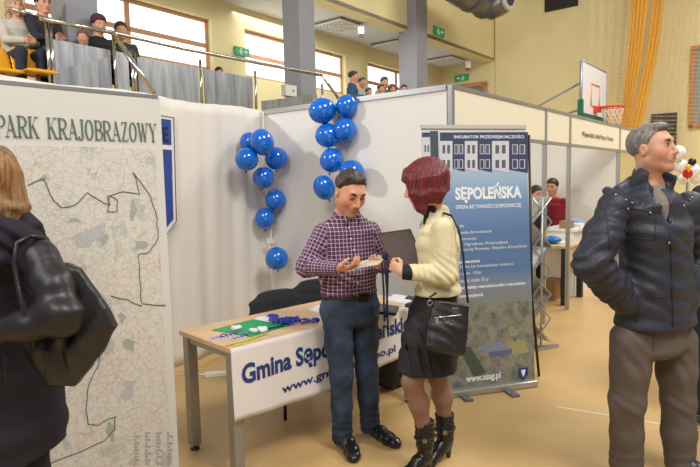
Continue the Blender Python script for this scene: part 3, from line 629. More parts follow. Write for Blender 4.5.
# ================================================================== PERSON: woman at left with leather sleeves
def woman_left():
    J = lambda x, y, Y: aty(x, y, Y)
    root = thing('person', (-1.25, 2.1, 0), 'light-haired woman in dark coat with black leather sleeves, seen from behind before the map', 'person')
    fw = nz((-.85, .5, 0)); rt = nz(np.cross(fw, (0, 0, 1)))
    A = frame((-.8, .6, -.1)); hc = J(-14, 182, 2.08); s = 1.05
    neck = J(-8, 222, 2.08); chest = J(-2, 262, 2.06); waist = J(0, 320, 2.06); hips = J(0, 380, 2.06)
    shR = J(38, 258, 1.95); elR = J(62, 316, 1.86); wrR = J(-6, 333, 1.84); shL = J(-30, 262, 2.28); elL = J(-45, 325, 2.3); wrL = J(-85, 332, 2.2)
    F = Fld(v3(-1.85, 1.6, -.02), v3(-.75, 2.65, 1.85), .007)
    head_sdf(F, hc, A, s, True, neck, .05); F.loft([(neck, .07, .06), (chest, .14, .09), (waist, .11, .08), (hips, .14, .1)], rt, .03)
    for a, b, c in ((shR, elR, wrR), (shL, elL, wrL)): F.chain([a, b, c], [.042, .036, .025], .02)
    g = v3(hips[0], hips[1], 0)
    for q in (-1, 1): F.chain([hips+rt*.08*q, g+rt*.09*q+v3(0, 0, .48), g+rt*.09*q+v3(0, 0, .09), g+rt*.1*q+fw*.12+v3(0, 0, .04)], [.08, .055, .038, .03], .02)
    hand(F, wrR, (-.9, .2, .1), (.2, .9, 0), (0, .2, 1), .92, .4); hand(F, wrL, (.2, .9, .1), (0, 0, 1), (1, 0, 0), .92, .3)
    F.build('body', skin, root, colfn=skincol((216, 166, 140), A=A, s=s, c=hc))
    P = hmap(hc, A, s); H = Fld(hc-v3(.2, .2, .3), hc+.2, .005); H.ell(P(0, -.022, .038), v3(.095, .118, .095)*s, A, .02)
    H.loft([(P(0, -.06, .02), .095*s, .06*s), (P(0, -.07, -.1), .1*s, .05*s), (P(0, -.06, -.17), .09*s, .045*s)], A[0], .03)
    H.ell(P(0, .1, -.04), v3(.06, .09, .1)*s, A, .01, 'sub'); i, x, y, z = H.sl(H.lo, H.lo+H.n*H.vox); H.D[i] += .003*np.sin((x+.25*z)*150)
    H.build('long_hair', hairmat('light_brown_hair', (96, 64, 38), (176, 132, 86), (90, 90, 6)), root)
    navy = fabric('dark_coat_wool', (30, 27, 40), .9, 160, .3, .1); lea = leather('sleeve_leather', (30, 28, 30), .4, .15, 40)
    S = Fld(v3(-1.9, 1.6, .3), v3(-.75, 2.6, 1.6), .0075)
    S.loft([(neck-v3(0, 0, .02), .09, .08), (neck-v3(0, 0, .07), .14, .1), (J(-6, 245, 2.07), .185, .12), (chest, .19, .125), (waist, .165, .115), (hips, .225, .14), (J(0, 430, 2.05), .24, .15), (J(0, 500, 2.05), .24, .15)], rt, .04, 2.3)
    # hood lying on the back, rising at the nape
    S.loft([(J(-25, 228, 2.0), .06, .06), (J(10, 236, 1.97), .06, .06), (J(40, 240, 2.02), .028, .03)], (0, 0, 1), .03); S.loft([(J(20, 215, 2.1), .03, .04), (J(34, 232, 2.05), .04, .04)], (0, 0, 1), .03); S.loft([(J(-30, 250, 1.95), .05, .05), (J(5, 262, 1.93), .04, .05)], (0, 0, 1), .03)
    S.fold(J(10, 240, 1.95), (.4, 0, 1), .008, .06, .1); S.ripple(.003, 15, 4)
    i, x, y, z = S.sl(S.lo, S.lo+S.n*S.vox); S.D[i] = np.maximum(S.D[i], (.60+.35*np.maximum(-(x+1.18), -.3)*-1)-z)
    S.build('hooded_coat', navy, root)
    for a, b, c in ((shR, elR, wrR), (shL, elL, wrL)):
        L = Fld(v3(-1.9, 1.6, .8), v3(-.75, 2.6, 1.6), .0068)
        L.chain([a, (a+b)/2+v3(.01, 0, 0), b, (b+c)/2, c], [.068, .066, .062, .052, .042], .04); L.fold(b, nz(c-b)-nz(a-b), .0045, .07, .07); L.fold((a+b)/2, nz(b-a)+v3(.9, 0, 0), .003, .1, .08, 1); L.fold((b+c)/2, nz(c-b)+v3(0, 0, .5), .003, .07, .06)
        L.build('leather_sleeve', lea, root)
    # leggings and boots below the coat
    G = Fld(v3(-1.7, 1.8, 0), v3(-.9, 2.5, .85), .01)
    for q in (-1, 1): G.chain([hips+rt*.08*q, g+rt*.09*q+v3(0, 0, .48), g+rt*.09*q+v3(0, 0, .1)], [.09, .065, .055], .02)
    G.half((0, 0, .1), (0, 0, -1)); G.build('leggings', navy, root)
    for q in (-1, 1):
        Q = Fld(g+rt*.09*q-v3(.2, .2, .01), g+rt*.09*q+v3(.2, .3, .2), .008); h = g+rt*.1*q-fw*.06; shoe(Q, h, h+fw*.25, .042, .13); Q.build('shoe', lea, root)
    # hand bag
    bag = thing('shoulder_bag', J(70, 385, 1.9), 'large soft black leather tote hanging from the shoulder of the woman before the map', 'bag')
    G = Fld(v3(-1.4, 1.65, .75), v3(-.7, 2.2, 1.35), .0055); D = 1.95
    out = [(62, 262), (80, 268), (98, 292), (118, 326), (100, 358), (76, 385), (50, 384), (30, 356), (20, 340), (50, 325)]
    pts = [J(x, y, D) for x, y in out]; cen = J(66, 330, D)
    def fn(x, y, z):
        # signed distance to the outline in the x-z plane, inflated
        X = np.broadcast_to(x, np.broadcast(x, z).shape); d2 = None; ins = None
        for k in range(len(pts)):
            a = pts[k][[0, 2]]; b = pts[(k+1) % len(pts)][[0, 2]]; e = b-a; wx = x-a[0]; wz = z-a[1]; t = np.clip((wx*e[0]+wz*e[1])/(e@e), 0, 1)
            q = (wx-t*e[0])**2+(wz-t*e[1])**2; d2 = q if d2 is None else np.minimum(d2, q)
            c1 = z >= a[1]; c2 = z < b[1]; c3 = e[0]*wz > e[1]*wx; fl = (c1 & c2 & c3) | (~c1 & ~c2 & ~c3); ins = fl if ins is None else ins ^ fl
        d = np.where(ins, -1, 1)*np.sqrt(d2); th = .015+.33*np.sqrt(np.clip(-d, 0, .12)*.12+1e-6)*.75
        return np.maximum(d, np.abs(y-D)-th)*.7
    G.op(fn, (-1.35, 1.8, .8), (-.75, 2.1, 1.32), .01)
    G.fold(cen, (.8, 0, .6), .008, .11, .09); G.fold(J(80, 345, D), (.9, 0, -.4), .007, .08, .08, 2); G.ripple(.003, 24, 3)
    G.build('bag_body', leather('tote_leather', (34, 33, 35), .33, .25, 40), bag)
    sl = leather('tote_strap', (26, 25, 27), .35, .1)
    m = MB(); m.tube([J(34, 348, 1.84), J(28, 325, 1.80), J(19, 290, 1.84), J(14, 262, 1.86), J(17, 243, 1.87), J(29, 236, 1.9), J(42, 238, 1.96), J(52, 246, 2.02)], .009, 8); m.build('handle', sl, bag)
    m = MB(); m.tube([J(34, 350, 1.86), J(30, 325, 1.81), J(24, 300, 1.83)], .006, 6); m.build('handle', sl, bag)
    MB().tube([J(4, 355, 1.9), J(6, 390, 1.9)], .003, 6).build('tassel', sl, bag); MB().tube([J(8, 352, 1.9), J(2, 385, 1.9)], .003, 6).build('tassel', sl, bag)

# ================================================================== background people
_cl = {}
def clo(c, r=.85):
    if (c, r) not in _cl: _cl[(c, r)] = fabric('cloth', c, r, 80, .2)
    return _cl[(c, r)]
_hm = {}
def bystander(px, py, Y, look, label, topc, haircol, skc=(205, 150, 125), seated=True, legc=(40, 45, 60), group=None, long_=False, scale=1.0, floor_z=0, hat=None, arms='lap', vox=.012, face=False):
    """px,py: head centre. look: facing direction (xy)."""
    hc = aty(px, py, Y); A = frame((look[0], look[1], -.1)); s = scale; f = nz((look[0], look[1], 0)); r = np.cross(f, (0, 0, 1)); z = v3(0, 0, 1)
    nk = hc-.145*s*z-.03*s*f; ch = nk-.14*s*z; pv = nk-.52*s*z-.02*f
    base = v3(pv[0], pv[1], (pv[2]-.12*s if seated else floor_z))
    root = thing('person', base, label, 'person', group)
    fl = pv[2]-.5*s if seated else floor_z; w = .9
    F = Fld(np.array([hc[0]-.65, hc[1]-.65, fl-.02]), np.array([hc[0]+.65, hc[1]+.65, hc[2]+.18]), vox)
    head_sdf(F, hc, A, s*1.03, neck=nk, ears=not long_)
    F.loft([(nk, .06*s, .06*s), (ch, .14*s, .08*s), (pv, .13*s, .09*s)], r, .03)
    arm = []
    for q in (-1, 1):
        sh = nk-.07*s*z+r*q*.165*s
        if arms == 'lap': el = sh-.26*s*z+r*q*.05*s+f*.05*s; wr = el+f*.2*s-r*q*.1*s+z*.02
        elif arms == 'knee': el = sh-.24*s*z+f*.12*s; wr = el+f*.2*s-r*q*.12*s-.02*z
        elif arms == 'up': el = sh-.2*s*z+f*.12*s+r*q*.05*s; wr = el+f*.06*s-r*q*.05*s+z*.2*s
        else: el = sh-.28*s*z+r*q*.04*s; wr = el-.2*s*z+f*.12*s
        F.chain([sh, el, wr], [.04*s, .034*s, .025*s], .02); hand(F, wr, wr-el, -r*q, f+.3*z, .95*s, .4); arm.append((sh, el, wr))
    leg = []
    for q in (-1, 1):
        hp = pv+r*q*.09*s
        if seated: kn = hp+f*.42*s+z*.03*s+r*q*.03; an = kn-z*.42*s-f*.05
        else: kn = hp-z*(pv[2]-fl)*.48+f*.01; an = v3(hp[0], hp[1], fl+.08)
        F.chain([hp, kn, an], [.065*s, .045*s, .035*s], .02); F.cone(an, an+f*.13*s-z*.04, .035*s, .03*s, .02); leg.append((hp, kn, an))
    F.build('body', skin, root, colfn=skincol(skc, A=A, s=s*1.03, c=hc))
    if face: face_parts(root, hc, A, s*1.03, tuple(int(c*.6) for c in haircol), True)
    S = Fld(np.array([hc[0]-.6, hc[1]-.6, pv[2]-.15]), np.array([hc[0]+.6, hc[1]+.6, hc[2]+.05]), vox)
    S.loft([(nk, .055*s, .058*s), (nk-.06*s*z, .15*s, .085*s), (ch, .18*s, .115*s), (pv+.1*s*z, .16*s, .125*s), (pv-.04*z, .165*s, .13*s)], r, .03, 2.2)
    for a, b, c in arm: S.chain([a, b, c], [.06*s, .052*s, .04*s], .03)
    S.ripple(.005, 16, int(abs(px))); S.half(pv-.08*z, -z); S.build('top', topc if not isinstance(topc, tuple) else clo(topc), root)
    T = Fld(np.array([pv[0]-.65, pv[1]-.65, fl]), np.array([pv[0]+.65, pv[1]+.65, pv[2]+.15]), vox); T.loft([(pv+.05*z, .15*s, .115*s), (pv-.05*z, .165*s, .13*s)], r, .03)
    for a, b, c in leg: T.chain([a, b, c], [.088*s, .068*s, .056*s], .03)
    T.half((0, 0, fl+.07), -z); T.build('trousers', clo(legc), root)
    for a, b, c in leg:
        Q = Fld(c-v3(.3, .3, .12), c+v3(.3, .3, .12), vox); h = v3(c[0], c[1], fl)-f*.06; h2 = h+f*.27*s
        Q.loft([(h+z*.05+f*.03, .033, .045), (h*.5+h2*.5+z*.035, .04, .035), (h2-f*.03+z*.025, .035, .024)], r, .02, 2.3, .9); Q.half((0, 0, fl+.003), -z); Q.build('shoe', clo((70, 82, 92)), root)
    P = hmap(hc, A, s*1.03); H = Fld(hc-v3(.22, .22, .42), hc+.22, min(vox, .009)); H.ell(P(0, -.02, .042), v3(.092, .114, .097)*s, A, .02)
    if long_:
        for q in (-1, 1): H.loft([(P(.06*q, -.02, .02), .04*s, .05*s), (P(.075*q, .0, -.12), .035*s, .04*s), (P(.075*q, .05, -.28), .03*s, .03*s)], A[1], .03)
        H.loft([(P(0, -.07, .0), .08*s, .05*s), (P(0, -.08, -.2), .08*s, .04*s)], A[0], .03); H.ell(P(0, .11, -.03), v3(.06, .09, .09)*s, A, .01, 'sub')
    else: hairline(H, hc, A, s*1.03, [-.12, -.09, -.03, -.01, .01, .03, .05, .08, .1], [-.065, -.06, -.035, .0, -.015, .02, .05, .066, .07])
    if haircol not in _hm: _hm[haircol] = hairmat('hair_strands', tuple(int(c*.6) for c in haircol), haircol, (60, 60, 30))
    H.build('hair', _hm[haircol], root)
    if hat:
        T = Fld(hc-.22, hc+.22, .009); T.ell(P(0, -.02, .07), v3(.1, .118, .085)*s, A, .01); hairline(T, hc, A, s, [-.12, -.05, .1], [.0, .03, .062]); T.build('hat', clo(hat), root)
    return root
# ================================================================== SETTING
Z3 = v3(0, 0, 1)
def st(o): o['kind'] = 'structure'; return o
yel = mat('yellow_wall_paint', (234, 220, 168), .8, var=.03, vs=1.5, bump=.05, bs=40)
m_, nt, b = newmat('sports_floor'); tc = nt.nodes.new('ShaderNodeTexCoord')
n1 = noise(nt, tc.outputs['Object'], .9, 5, .5); r1 = nramp(nt, n1, [(.3, (182, 148, 96)), (.7, (202, 170, 116))]); n2 = noise(nt, tc.outputs['Object'], 45, 4)
c = mixc(nt, mth(nt, 'MULTIPLY', mth(nt, 'GREATER_THAN', n2, .62), .12), r1.outputs['Color'], (150, 112, 60)); nt.links.new(c, b.inputs['Base Color'])
rr = nt.nodes.new('ShaderNodeMapRange'); rr.inputs['To Min'].default_value = .26; rr.inputs['To Max'].default_value = .42; nt.links.new(n1, rr.inputs['Value']); nt.links.new(rr.outputs['Result'], b.inputs['Roughness'])
floor_m = m_
st(MB().box((1, 8, -.05), (15, 15, .05)).build('floor', floor_m))
lm = mat('floor_line_paint', (226, 214, 186), .4)
a, bb_ = atz(556, 406.5, 0), atz(720, 434, 0); d = nz(bb_-a); nn = v3(-d[1], d[0], 0)
tag(MB().prism([a+nn*.007, a-nn*.007, a+d*4-nn*.007, a+d*4+nn*.007], (0, 0, .0015)).build('trim_1', lm), kind='structure')
uu = nz((.625, .78, 0)); nw = v3(-uu[1], uu[0], 0)       # along the hall, and towards the gallery windows
corner = v3(4.85, 18.8, 0); CP = v3(-1.06, 11.5, 0)
def wallbox(a, b, z0, z1, th, n=None):
    a = v3(a[0], a[1], 0); b = v3(b[0], b[1], 0); n = n if n is not None else nz(np.cross(b-a, Z3)); o = n*th
    return MB().box8([a+Z3*z0, b+Z3*z0, b+o+Z3*z0, a+o+Z3*z0, a+Z3*z1, b+Z3*z1, b+o+Z3*z1, a+o+Z3*z1])
st(wallbox(corner, corner-nw*11, 0, 9.2, .3, uu).build('wall_end', yel))
st(wallbox(corner+nw*.02, corner+nw*3.0, 0, 5.45, .3, uu).build('wall_gallery_end', yel))
tE = (corner-CP)@uu
st(wallbox(CP-uu*12, CP+uu*(tE+.15), 5.42, 9.2, .35, nw).build('wall_fascia', yel))
W0 = v3(-3.5, 11, 0); wd = nz((.752, 1, 0)); wn = v3(-wd[1], wd[0], 0); k = 1.251
wins = [(-1.95*k, .99*k), (1.72*k, 4.635*k), (5.47*k, 8.2*k)]; zs, zt = 3.98, 5.02
W = MB()
def wb(M_, t0, t1, z0, z1, n0=0, n1=.35): a = W0+wd*t0+wn*n0; b = W0+wd*t1+wn*n0; o = wn*(n1-n0); M_.box8([a+Z3*z0, b+Z3*z0, b+o+Z3*z0, a+o+Z3*z0, a+Z3*z1, b+Z3*z1, b+o+Z3*z1, a+o+Z3*z1])
wb(W, -9, 9.3*k, 2.5, zs); wb(W, -9, 9.3*k, zt, 5.45)
ed = [-9]+[q for w_ in wins for q in w_]+[9.3*k]
for i in range(0, len(ed), 2): wb(W, ed[i], ed[i+1], zs, zt)
st(W.build('wall_window_side', yel))
wood = mat('window_wood', (190, 144, 104), .5, var=.08, vs=8); sky = mat('bright_overcast_pane', (244, 248, 255), .3, emis=1.5)
for i, (t0, t1) in enumerate(wins):
    M1 = MB(); f = .07
    for q in ((t0, t1, zs, zs+f), (t0, t1, zt-f, zt), (t0, t0+f, zs, zt), (t1-f, t1, zs, zt), ((t0+t1)/2-f*.7, (t0+t1)/2+f*.7, zs, zt), (t0, t1, zs+.46, zs+.55)): wb(M1, *q, .12, .2)
    w_ = st(M1.build('window_%d' % (i+1), wood)); M2 = MB(); wb(M2, t0+.01, t1-.01, zs+.01, zt-.01, .15, .17); M2.build('pane', sky, w_)
# gallery floor and ceiling
cp = CP-uu*12; e1 = corner; s1 = W0+wd*(-9); s2 = W0+wd*9.2*k
cm = mat('white_ceiling', (214, 216, 218), .85)
st(MB().prism([cp+Z3*5.43, CP+uu*tE+Z3*5.43, s2+Z3*5.43, s1+Z3*5.43], (0, 0, .1)).build('ceiling_gallery', cm))
BP = v3(-2.6, 8.2, 0); bu = nz((.83, 1, 0)); bn = v3(-bu[1], bu[0], 0)
g0 = BP-bu*6; g1 = BP+bu*11.6
st(MB().prism([g0+Z3*2.58, g1+Z3*2.58, s2+Z3*2.58, s1+Z3*2.58], (0, 0, .14)).build('floor_gallery', mat('gallery_floor', (150, 146, 138), .6)))
st(wallbox(g0, g1, 0, 2.58, .2, bn).build('wall_below_gallery', yel))
gp = mat('column_grey_paint', (146, 148, 156), .55, var=.04, vs=3); n_ = 0
for t in (-3.43, 0, 3.5):
    c = CP+uu*t*1.28 if t else CP; n_ += 1
    if t == -3.43: c = v3(-3.78, 8.15, 0)
    if t == 0: c = CP+v3(.14, 0, 0)
    hw_ = .225 if t < 1 else .27
    st(MB().box(c+Z3*5.95, (hw_, hw_, 3.25), [uu, nw, Z3]).build('trim_%d' % (n_+1), gp, bevel=.01))
# ducts, exit signs, ceiling lights
gm = mat('duct_metal', (128, 128, 130), .35, .8)
du = thing('ventilation_duct', aty(480, 5, 14.6), 'large grey round ventilation duct under the hall ceiling at the yellow corner', 'duct')
MB().tube([aty(440, -24, 13.2), aty(462, -8, 14.2), aty(484, 2, 14.9), aty(496, 6, 15.0)], .36, 20).build('pipe', gm, du)
MB().tube([aty(488, 8, 14.9), aty(497, 5, 14.8), aty(506, -1, 14.6)], .30, 20).build('branch', gm, du)
a = aty(507, -2, 14.55); MB().tube([a, a+nz(aty(515, -4, 14.4)-a)*.08], [.32, .30], 20).build('outlet', mat('duct_outlet', (190, 186, 178), .5), du); a = a+nz(aty(515, -4, 14.4)-a)*.085
MB().tube([a, a+nz(aty(515, -4, 14.4)-a)*.01], [.2, .2], 16).build('nozzle', mat('nozzle_dark', (60, 58, 56), .6), du)
for p in ((470, -4, 14.4), (484, 3, 14.9)): MB().tube([aty(*p), aty(p[0]+1.5, p[1]+.9, p[2]+.06)], .38, 20).build('joint_ring', gm, du)
grn = mat('exit_sign_green', (30, 140, 90), .5, emis=.25); whi = mat('sign_white', (235, 240, 235), .5, emis=.2)
def exitsign(px, py, pl, dr, w, lab):
    c = atl(px, py, pl, dr); d = v3(dr[0], dr[1], 0); d = nz(d); n = v3(d[1], -d[0], 0)
    if n@(CAM-c) < 0: n = -n
    c = c+n*.03; r = thing('exit_sign', c, lab, 'sign', None); h = w*.42; MB().box(c, (w/2, .02, h/2), [d, n, Z3]).build('sign_board', grn, r)
    o = c+n*.023; m = MB(); g = lambda x, z: o+d*x*w+Z3*z*w
    m.tube([g(-.2, .02), g(-.14, .06), g(-.1, -.02), g(-.17, -.09), g(-.13, -.16)], w*.022, 5); m.tube([g(-.1, -.02), g(-.04, -.08), g(-.02, -.16)], w*.022, 5); m.tube([g(-.24, -.04), g(-.14, .06), g(-.05, .02)], w*.018, 5); m.ell(g(-.11, .12), (w*.03,)*3, None, 8, 6)
    m.build('running_figure', whi, r); m = MB(); m.tube([g(.06, 0), g(.3, 0)], w*.02, 5); m.tube([g(.22, .09), g(.32, 0), g(.22, -.09)], w*.02, 5); m.build('arrow', whi, r)
exitsign(241, 52, W0, wd, .42, 'small green exit sign on the yellow wall between the first two gallery windows')
exitsign(438, 32, CP, uu, .55, 'green exit sign high on the yellow fascia above the gallery opening')
exitsign(462, 78, corner+v3(0, 0, 0), nw, .5, 'green exit sign over the wooden door at the gallery end')
dc = atl(465, 95, corner, nw); dm = MB(); o = v3(-uu[0], -uu[1], 0)
for q in (-.75, .75): dm.box(v3(dc[0], dc[1], 3.75)+nw*q+o*.04, (.07, .05, 1.0), [nw, uu, Z3])
dm.box(v3(dc[0], dc[1], 4.75)+o*.04, (.82, .05, .07), [nw, uu, Z3]); dd = st(dm.build('door_1', wood)); MB().box(v3(dc[0], dc[1], 3.72)+o*.03, (.68, .02, .98), [nw, uu, Z3]).build('door_leaf', mat('door_leaf', (150, 128, 104), .5), dd)
lou = mat('louvre_white', (235, 235, 230), .4); dkv = mat('louvre_gap', (120, 122, 124), .5)
def louvre(px, py, lab):
    c = atz(px, py, 5.40); r = thing('ceiling_louvre', c, lab, 'ceiling light', None); MB().box(c, (.44, .44, .02), [uu, nw, Z3]).build('tray', dkv, r); m = MB()
    for i in range(8):
        for ax, ay in ((uu, nw), (nw, uu)): m.box(c-Z3*.035+ax*(-.42+i*.84/7), (.012, .42, .02), [ax, ay, Z3])
    m.build('louvre_grid', lou, r)
louvre(338, 25, 'square slatted ceiling light over the gallery, nearer one between the columns'); louvre(393, 45, 'square slatted ceiling light over the gallery beside the far column'); louvre(446, 60, 'square slatted ceiling light at the far end of the gallery ceiling')
def hangfix(px, py, Y, lab):
    c = atz(px, py, 5.25); r = thing('hanging_fixture', c, lab, 'fixture'); m = MB(); m.box(c, (.07, .07, .1)); m.build('housing', lou, r); MB().box(c-Z3*.13, (.05, .05, .03)).build('lens', mat('fixture_dark', (90, 60, 40), .5), r); MB().tube([c+Z3*.1, v3(c[0], c[1], 5.42)], .012, 6).build('rod', lou, r)
hangfix(361, 30, 11.9, 'small white box fixture hanging under the gallery ceiling between the columns'); hangfix(468, 65, 17.5, 'small hanging fixture at the far end of the gallery ceiling')
# ---------------- balustrade
stl = mat('brushed_steel', (176, 178, 182), .3, 1, var=.06, vs=4); shn = mat('polished_rail', (205, 200, 192), .18, 1)
m_, nt, b = newmat('balustrade_sheet'); tc = nt.nodes.new('ShaderNodeTexCoord'); mp = nt.nodes.new('ShaderNodeMapping'); mp.inputs['Scale'].default_value = (14, 14, 1.2); nt.links.new(tc.outputs['Object'], mp.inputs['Vector'])
r_ = nramp(nt, noise(nt, mp.outputs['Vector'], 1, 4), [(.3, (136, 140, 146)), (.7, (186, 188, 190))]); nt.links.new(r_.outputs['Color'], b.inputs['Base Color']); b.inputs['Metallic'].default_value = .85; b.inputs['Roughness'].default_value = .36; sheet = m_
BL = lambda x, y, off=0: atl(x, y, BP+bn*off, bu)
def base(p, z=2.72): return v3(p[0], p[1], z)
ba = thing('balustrade', base(BL(80, 80)), 'steel balustrade of brushed panels and tube handrail along the gallery edge', 'railing')
def bpanel(x0, x1, y0, y1, zb=2.80, nm='panel'):
    a, b2 = BL(x0, y0), BL(x1, y1); c = [v3(a[0], a[1], zb), v3(b2[0], b2[1], zb), b2, a]; MB().prism(c, bn*.02).build(nm, sheet, ba)
for q in ((53, 110, 39, 50), (115, 128, 51, 54), (137, 198, 57, 67.5), (204, 252.5, 68.5, 78), (262, 317, 101, 94)): bpanel(q[0], q[1], q[2], q[3])
a, b2 = BL(53, 71, -.05), BL(109, 57, -.05); MB().prism([v3(a[0], a[1], 2.8), v3(b2[0], b2[1], 2.8), b2, a], bn*.015).build('stair_panel', sheet, ba)
for x, yt in ((50, 22), (46, 21), (113, 34), (131, 50), (134, 53), (200, 60), (255, 71), (322, 84)):
    a = BL(x, yt); MB().tube([base(a, 2.72), a], .022, 10).build('post', shn, ba)
MB().tube([BL(40, 18.2, -.04), BL(110, 32, -.04), BL(181, 48, -.04), BL(250, 61.5, -.04), BL(322, 75.5, -.04)], .028, 10).build('handrail', shn, ba)
a = BL(112, 32, -.08); b2 = BL(155, 95, -.5); MB().tube([a, b2], .034, 10).build('stair_rail', shn, ba)
MB().tube([BL(322, 75.5, -.06), BL(338, 98, -.06)], .028, 10).build('stair_rail', shn, ba); MB().tube([BL(8, 8, .5), BL(50, 19, .5)], .022, 8).build('back_rail', shn, ba)
c = BL(289, 91, .12); tag(MB().box(c, (.14, .06, .10), [bu, bn, Z3]).build('junction_box', mat('box_white', (215, 215, 212), .5), org=c, bevel=.01), 'small pale box fixed behind the balustrade in front of the near column', 'box')
MB().box(c-bn*.062+bu*.05, (.02, .003, .02), [bu, bn, Z3]).build('sticker', grn, bpy.data.objects['junction_box'])
# ---------------- gallery seats
ys = mat('yellow_plastic', (228, 164, 30), .35)
def seat(px, py, Y, lab):
    c = aty(px, py, Y); r = thing('stadium_seat', base(c), lab, 'seat', 'yellow gallery seats'); f = -bn; F = Fld(c-.4, c+.5, .016)
    F.loft([(c-f*.2, .2, .022), (c+f*.16, .2, .022)], bu, .02, 3); F.loft([(c-f*.2, .2, .022), (c-f*.27+Z3*.2, .2, .022), (c-f*.3+Z3*.33, .17, .02)], bu, .03, 3); F.build('seat_shell', ys, r)
    MB().tube([c-Z3*.02, base(c)], .03, 8).build('pedestal', stl, r)
seat(2, 72, 6.75, 'yellow plastic gallery seat at the far left beside the sitting blond woman'); seat(38, 73, 7.0, 'yellow plastic gallery seat in front of the dark-jacketed man on the gallery')
seat(12, 56, 7.6, 'yellow plastic gallery seat under the blond woman'); seat(127, 82, 8.35, 'yellow plastic gallery seat glimpsed between two balustrade panels')
# ================================================================== exhibition walls
A_ = v3(.82, 4.53, 0); u3 = nz((.628, .778, 0)); n3 = v3(-u3[1], u3[0], 0); B_ = v3(-.87, 5.885, 0); HT = 2.35
pw = mat('white_partition', (226, 224, 218), .7, var=.02, vs=2, bump=.04, bs=8); alu = mat('aluminium_profile', (168, 170, 172), .35, .8)
m_, nt, b = newmat('white_fabric_wall'); b.inputs['Base Color'].default_value = s2l((224, 218, 208)); b.inputs['Roughness'].default_value = .75; fabw = m_
def panelwall(name, a, b2, z0, z1, mt, parent, th=.03, nm='panel'):
    a = v3(a[0], a[1], 0); b2 = v3(b2[0], b2[1], 0); n = nz(np.cross(b2-a, Z3))*th/2
    return MB().box8([a-n+Z3*z0, b2-n+Z3*z0, b2+n+Z3*z0, a+n+Z3*z0, a-n+Z3*z1, b2-n+Z3*z1, b2+n+Z3*z1, a+n+Z3*z1]).build(nm, mt, parent)
p2 = thing('exhibition_wall', (A_+B_)/2, 'plain white exhibition wall behind the table carrying the right balloon cluster', 'partition')
dAB = nz(B_-A_)
panelwall('', A_+dAB*.03, (A_*.0+A_+dAB*1.06), .02, HT-.04, pw, p2); panelwall('', A_+dAB*1.065, B_-dAB*.02, .02, HT-.04, pw, p2)
m = MB(); n = nz(np.cross(dAB, Z3)); m.box((A_+B_)/2+Z3*(HT-.02), (np.linalg.norm(B_-A_)/2-.03, .028, .022), [dAB, n, Z3]); m.build('top_rail', alu, p2)
p1 = thing('fabric_wall', B_, 'white fabric covered wall panel on the left with a shield sign, behind the map board', 'partition')
d1 = nz(v3(-2.26, 3.77, 0)-B_); n1 = v3(-d1[1], d1[0], 0); n1 = n1 if n1@(CAM-B_) > 0 else -n1; L1 = 3.6
def fw_(u, v): 
    s_ = u*L1; z = .03+v*(HT-.03)+.012*math.sin(s_*5)*v; return B_+d1*s_+Z3*z+n1*(.012*math.sin(s_*7+v*3)*(1-.5*v)+.008*math.sin(s_*19+1)+.006*math.sin(s_*33+v*4)+.01*math.sin(v*5+s_*2))
MB().grid(fw_, 90, 24).build('fabric_sheet', fabw, p1, solid=.02)
p3 = thing('exhibition_booth', A_+u3*2.5, 'white booth front of posts and name fascias receding to the right', 'partition')
tp = [0, 2.06, 2.86, 5.15, 7.2]
for t in tp: MB().box(A_+u3*t+Z3*HT/2, (.022, .022, HT/2), [u3, n3, Z3]).build('post', alu, p3, bevel=.004)
for a, b2 in zip(tp[:-1], tp[1:]):
    panelwall('', A_+u3*(a+.025), A_+u3*(b2-.025), 2.0, HT-.03, mat('fascia_cream', (232, 224, 200), .6), p3, .02, 'fascia')
    for z in (1.98, HT-.015): MB().box(A_+u3*(a+b2)/2+Z3*z, ((b2-a)/2-.02, .018, .015), [u3, n3, Z3]).build('rail', alu, p3)
panelwall('', A_+u3*.03, A_+u3*1.45, .02, 1.96, pw, p3, .015)
MB().box(A_+u3*1.47+Z3*.99, (.018, .02, .99), [u3, n3, Z3]).build('post', alu, p3)
p4 = thing('booth_back_wall', B_+u3*4, 'white back wall of the booths, seen through the openings beyond the posts', 'partition')
for i in range(6): panelwall('', B_+u3*(i*1.2+.1), B_+u3*(i*1.2+1.27), .02, HT, pw, p4, .02)
for i in range(7): MB().box(B_+u3*(i*1.2+.085)+Z3*HT/2, (.012, .02, HT/2), [u3, n3, Z3]).build('post', alu, p4)
p5 = thing('booth_side_wall', A_+u3*5.15+n3, 'white booth side wall behind the man in the red sweater', 'partition')
panelwall('', A_+u3*5.15+n3*.03, A_+u3*5.15+n3*1.1, .02, HT-.02, pw, p5, .02); panelwall('', A_+u3*5.15+n3*1.13, A_+u3*5.15+n3*2.1, .02, HT-.02, pw, p5, .02)
MB().box(A_+u3*5.15+n3*1.115+Z3*HT/2, (.02, .02, HT/2), [u3, n3, Z3]).build('post', alu, p5)
